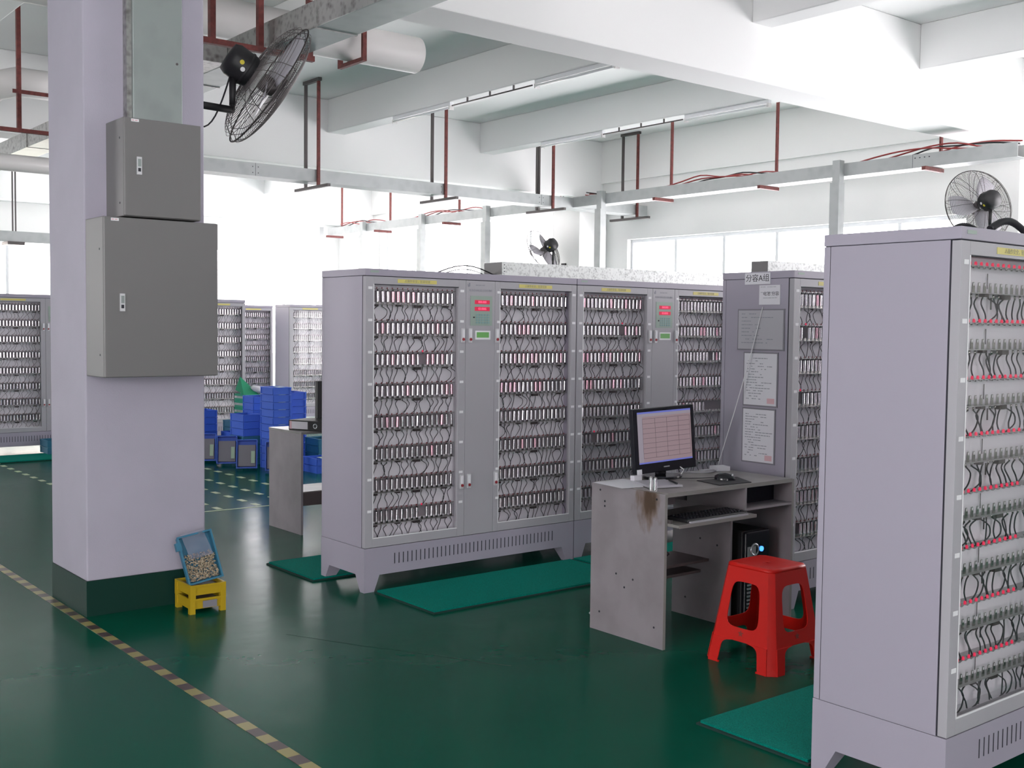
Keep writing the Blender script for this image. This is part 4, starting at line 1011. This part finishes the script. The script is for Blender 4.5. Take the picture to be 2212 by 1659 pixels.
# stack A on top of a support stack
for i in range(7): put_tray(5.36, 12.42, i*.0815, 'blue tray in the low left stack near the pillar, %s' % ('topmost' if i == 6 else '%s from the top' % ORD[6-i]), TM if i > 2 else TM2)
for i in range(4): put_tray(5.62, 12.10, i*.0815, 'tray in the short stack between the two blue stacks, %s' % ('topmost' if i == 3 else '%s from the top' % ORD[3-i]), TM if i == 3 else TM2, slip=i == 3)
for i in range(5): put_tray(5.88, 12.62, i*.0815, 'teal tray with white rim in front of the green baskets, %s' % ('topmost' if i == 4 else '%s from the top' % ORD[4-i]), TM2)
# trays leaning on end with the open side to the room
for i, (x, y) in enumerate(((5.02, 12.13), (5.21, 11.98), (5.30, 11.62), (5.30, 11.12), (5.47, 10.78))):
    t = put_tray(x, y, .163, 'blue tray standing on end, %s from the left of the five leaning ones' % ORD[i] if i not in (4,) else 'blue tray standing on end, rightmost of the five leaning ones', rx=R(76), rz=R(-28), fill=True)
# green baskets
for i in range(8): put_tray(6.20, 13.0, i*.0875, 'green basket with white slats in the stack by the cabinet, %s' % ('topmost' if i == 7 else '%s from the top' % ORD[7-i]), TG, name='plastic_basket', grp='green baskets', cat='basket')
b = MB().use('greenbag').add([(6.08, 12.85, .70), (6.28, 12.85, .70), (6.10, 13.0, .92), (6.20, 13.1, .72), (6.06, 13.05, .75)], [(0, 1, 2), (1, 3, 2), (3, 4, 2), (4, 0, 2), (0, 4, 3, 1)])
tag(b.build('green_bag'), 'pointed green bag on top of the green baskets', 'bag')
b = MB().lathe([(0, .0), (.10, .01), (.13, .04), (.09, .08), (0, .10)], 14, Matrix.Translation((6.30, 12.92, .70)) @ Matrix.Rotation(R(20), 4, 'Y'))
tag(b.build('white_bag', 'paper'), 'white bundle beside the green bag on the baskets', 'bag')
# trays under the small desk
for i in range(2): put_tray(5.86, 10.55, i*.0815, 'blue tray seen under the small desk top, %s one' % ('lower', 'upper')[i], slip=i == 1)
for i in range(4): put_tray(6.1, 10.95, i*.0815, 'teal tray behind the blue ones under the small desk, %s from the floor' % ORD[i], TM2)
for i in range(2): put_tray(4.05, 13.72-.0, .018+i*.0815, 'teal tray by the cabinet just left of the big pillar, %s one' % ('lower', 'upper')[i], TM2, grp='trays left of the pillar')

# yellow crates and the tilted tray by the pillar
YM = tray_mesh(.19, .215, .082, 'ycrate', ribs=False, legs=.026).mesh('yellow_crate')
for i in range(2):
    t = empty('yellow_crate', (2.485, 5.80, i*.075)); t.rotation_euler = (0, 0, R(-2+i)); tag(t, 'yellow plastic crate at the pillar foot, %s of two' % ('lower', 'upper')[i], 'crate', 'yellow crates')
    link('shell', YM, t)
    MB().box(-.09, .09, -.10, .10, .031, .060 if i == 0 else .062).build('brown_lining', 'brown', t)
    if i == 0: q = MB().box(-.03, .05, -.1155, -.1135, .03, .068).build('worn_label', 'pframe', t); q['label'] = 'worn pinkish paper label'
t = empty('blue_tray', (2.495, 5.775, .155)); t.rotation_euler = (R(72), R(-9), R(-3)); tag(t, 'blue tray of tan cell pieces propped upright on the yellow crates', 'tray')
tray_mesh(.185, .26, .05, 'teal', ribs=False).xf(Matrix.Translation((0, .13, 0))).build('shell', None, t)
MB().box(-.115, -.085, .19, .235, .025, .055).build('side_lug', 'teal', t)
b = MB(); rr = random.Random(9)
for i in range(420):
    x, y, z = rr.uniform(-.083, .083), .012+rr.uniform(0, 1)**1.1*.145, rr.uniform(.008, .036)
    a = rr.uniform(0, 6.3); L_ = rr.uniform(.004, .009); d = Vector((math.cos(a), math.sin(a), rr.uniform(-.4, .4)))*L_
    b.cyl(Vector((x, y, z))-d, Vector((x, y, z))+d, .0035, 5)
q = b.build('cell_pieces', 'scrap', t); q['kind'] = 'stuff'; q['label'] = 'heap of small tan cell pieces'
b = MB(); g = []; rr = random.Random(4)
for i in range(9):
    for j in range(7): g.append((-.055+.13*(j/6)-(.02*(i/8)), .13+.145*i/8, .048+rr.uniform(-.006, .008)))
b.add(g, [(i*7+j, i*7+j+1, i*7+j+8, i*7+j+7) for i in range(8) for j in range(6)], True)
q = b.build('plastic_film', 'filmclear', t); q['label'] = 'crumpled clear plastic film'

# ------------------------------------------------------------------ small desk behind the first cabinet
t = empty('small_desk', (3.96, 7.40, 0)); tag(t, 'small grey laminate desk half hidden behind the cabinet nearest the pillar', 'desk')
MB().box(0, .018, 0, .52, 0, .755).build('side_panel', 'desk', t, bevel=.001); MB().box(.99, 1.008, 0, .52, 0, .755).build('side_panel', 'desk', t, bevel=.001)
MB().box(-.002, 1.01, -.005, .525, .755, .772).build('desktop', 'desktop', t, bevel=.001)
MB().box(.018, .99, .10, .115, .20, .30).build('modesty_panel', 'brown', t); MB().use('desktop').box(.018, .99, .115, .48, .29, .305).build('shelf', None, t)
t = empty('box_file', (4.18, 7.56, .772)); t.rotation_euler = (0, 0, R(-66)); tag(t, 'dark box file with a white and pink label on the small desk', 'box file')
MB().box(-.16, .16, -.14, .14, 0, .075).build('case', 'blackm', t, bevel=.003)
MB().use('red').box(-.15, -.13, -.1415, -.140, .008, .068).use('paper').box(-.13, .02, -.1415, -.140, .01, .066).build('spine_label', None, t)
MB().lathe([(.012, 0), (.017, .002), (.02, 0)], 18, Matrix.Translation((.09, -.14, .036)) @ Matrix.Rotation(R(90), 4, 'X')).build('finger_ring', 'silver', t)
t = empty('computer_monitor', (4.62, 7.72, .772)); t.rotation_euler = (0, 0, R(8)); tag(t, 'black monitor on the small desk, seen at the cabinet edge', 'monitor')
oval(MB(), .0, .0, .12, .08, 0, .012).build('base', 'black', t)
MB().box(-.03, .03, .0, .03, .012, .12).build('stand_neck', 'black', t)
MB().use('blackm').box(-.34, .2, -.02, .02, 0.0, .32).xf(Matrix.Translation((-.05, 0, .045))).build('screen_housing', None, t, bevel=.005)
tag(MB().box(4.18, 4.24, 7.72, 7.80, .772, .80).build('card_box', 'paper'), 'small pale box beside the file on the small desk', 'box')

# building outside the far window
t = empty('outside_building', (6, 34, -4)); tag(t, 'pale yellow building seen through the far left window', 'building')
MB().box(-12, 8, 0, 8, 0, 10).build('facade', 'bldg', t)
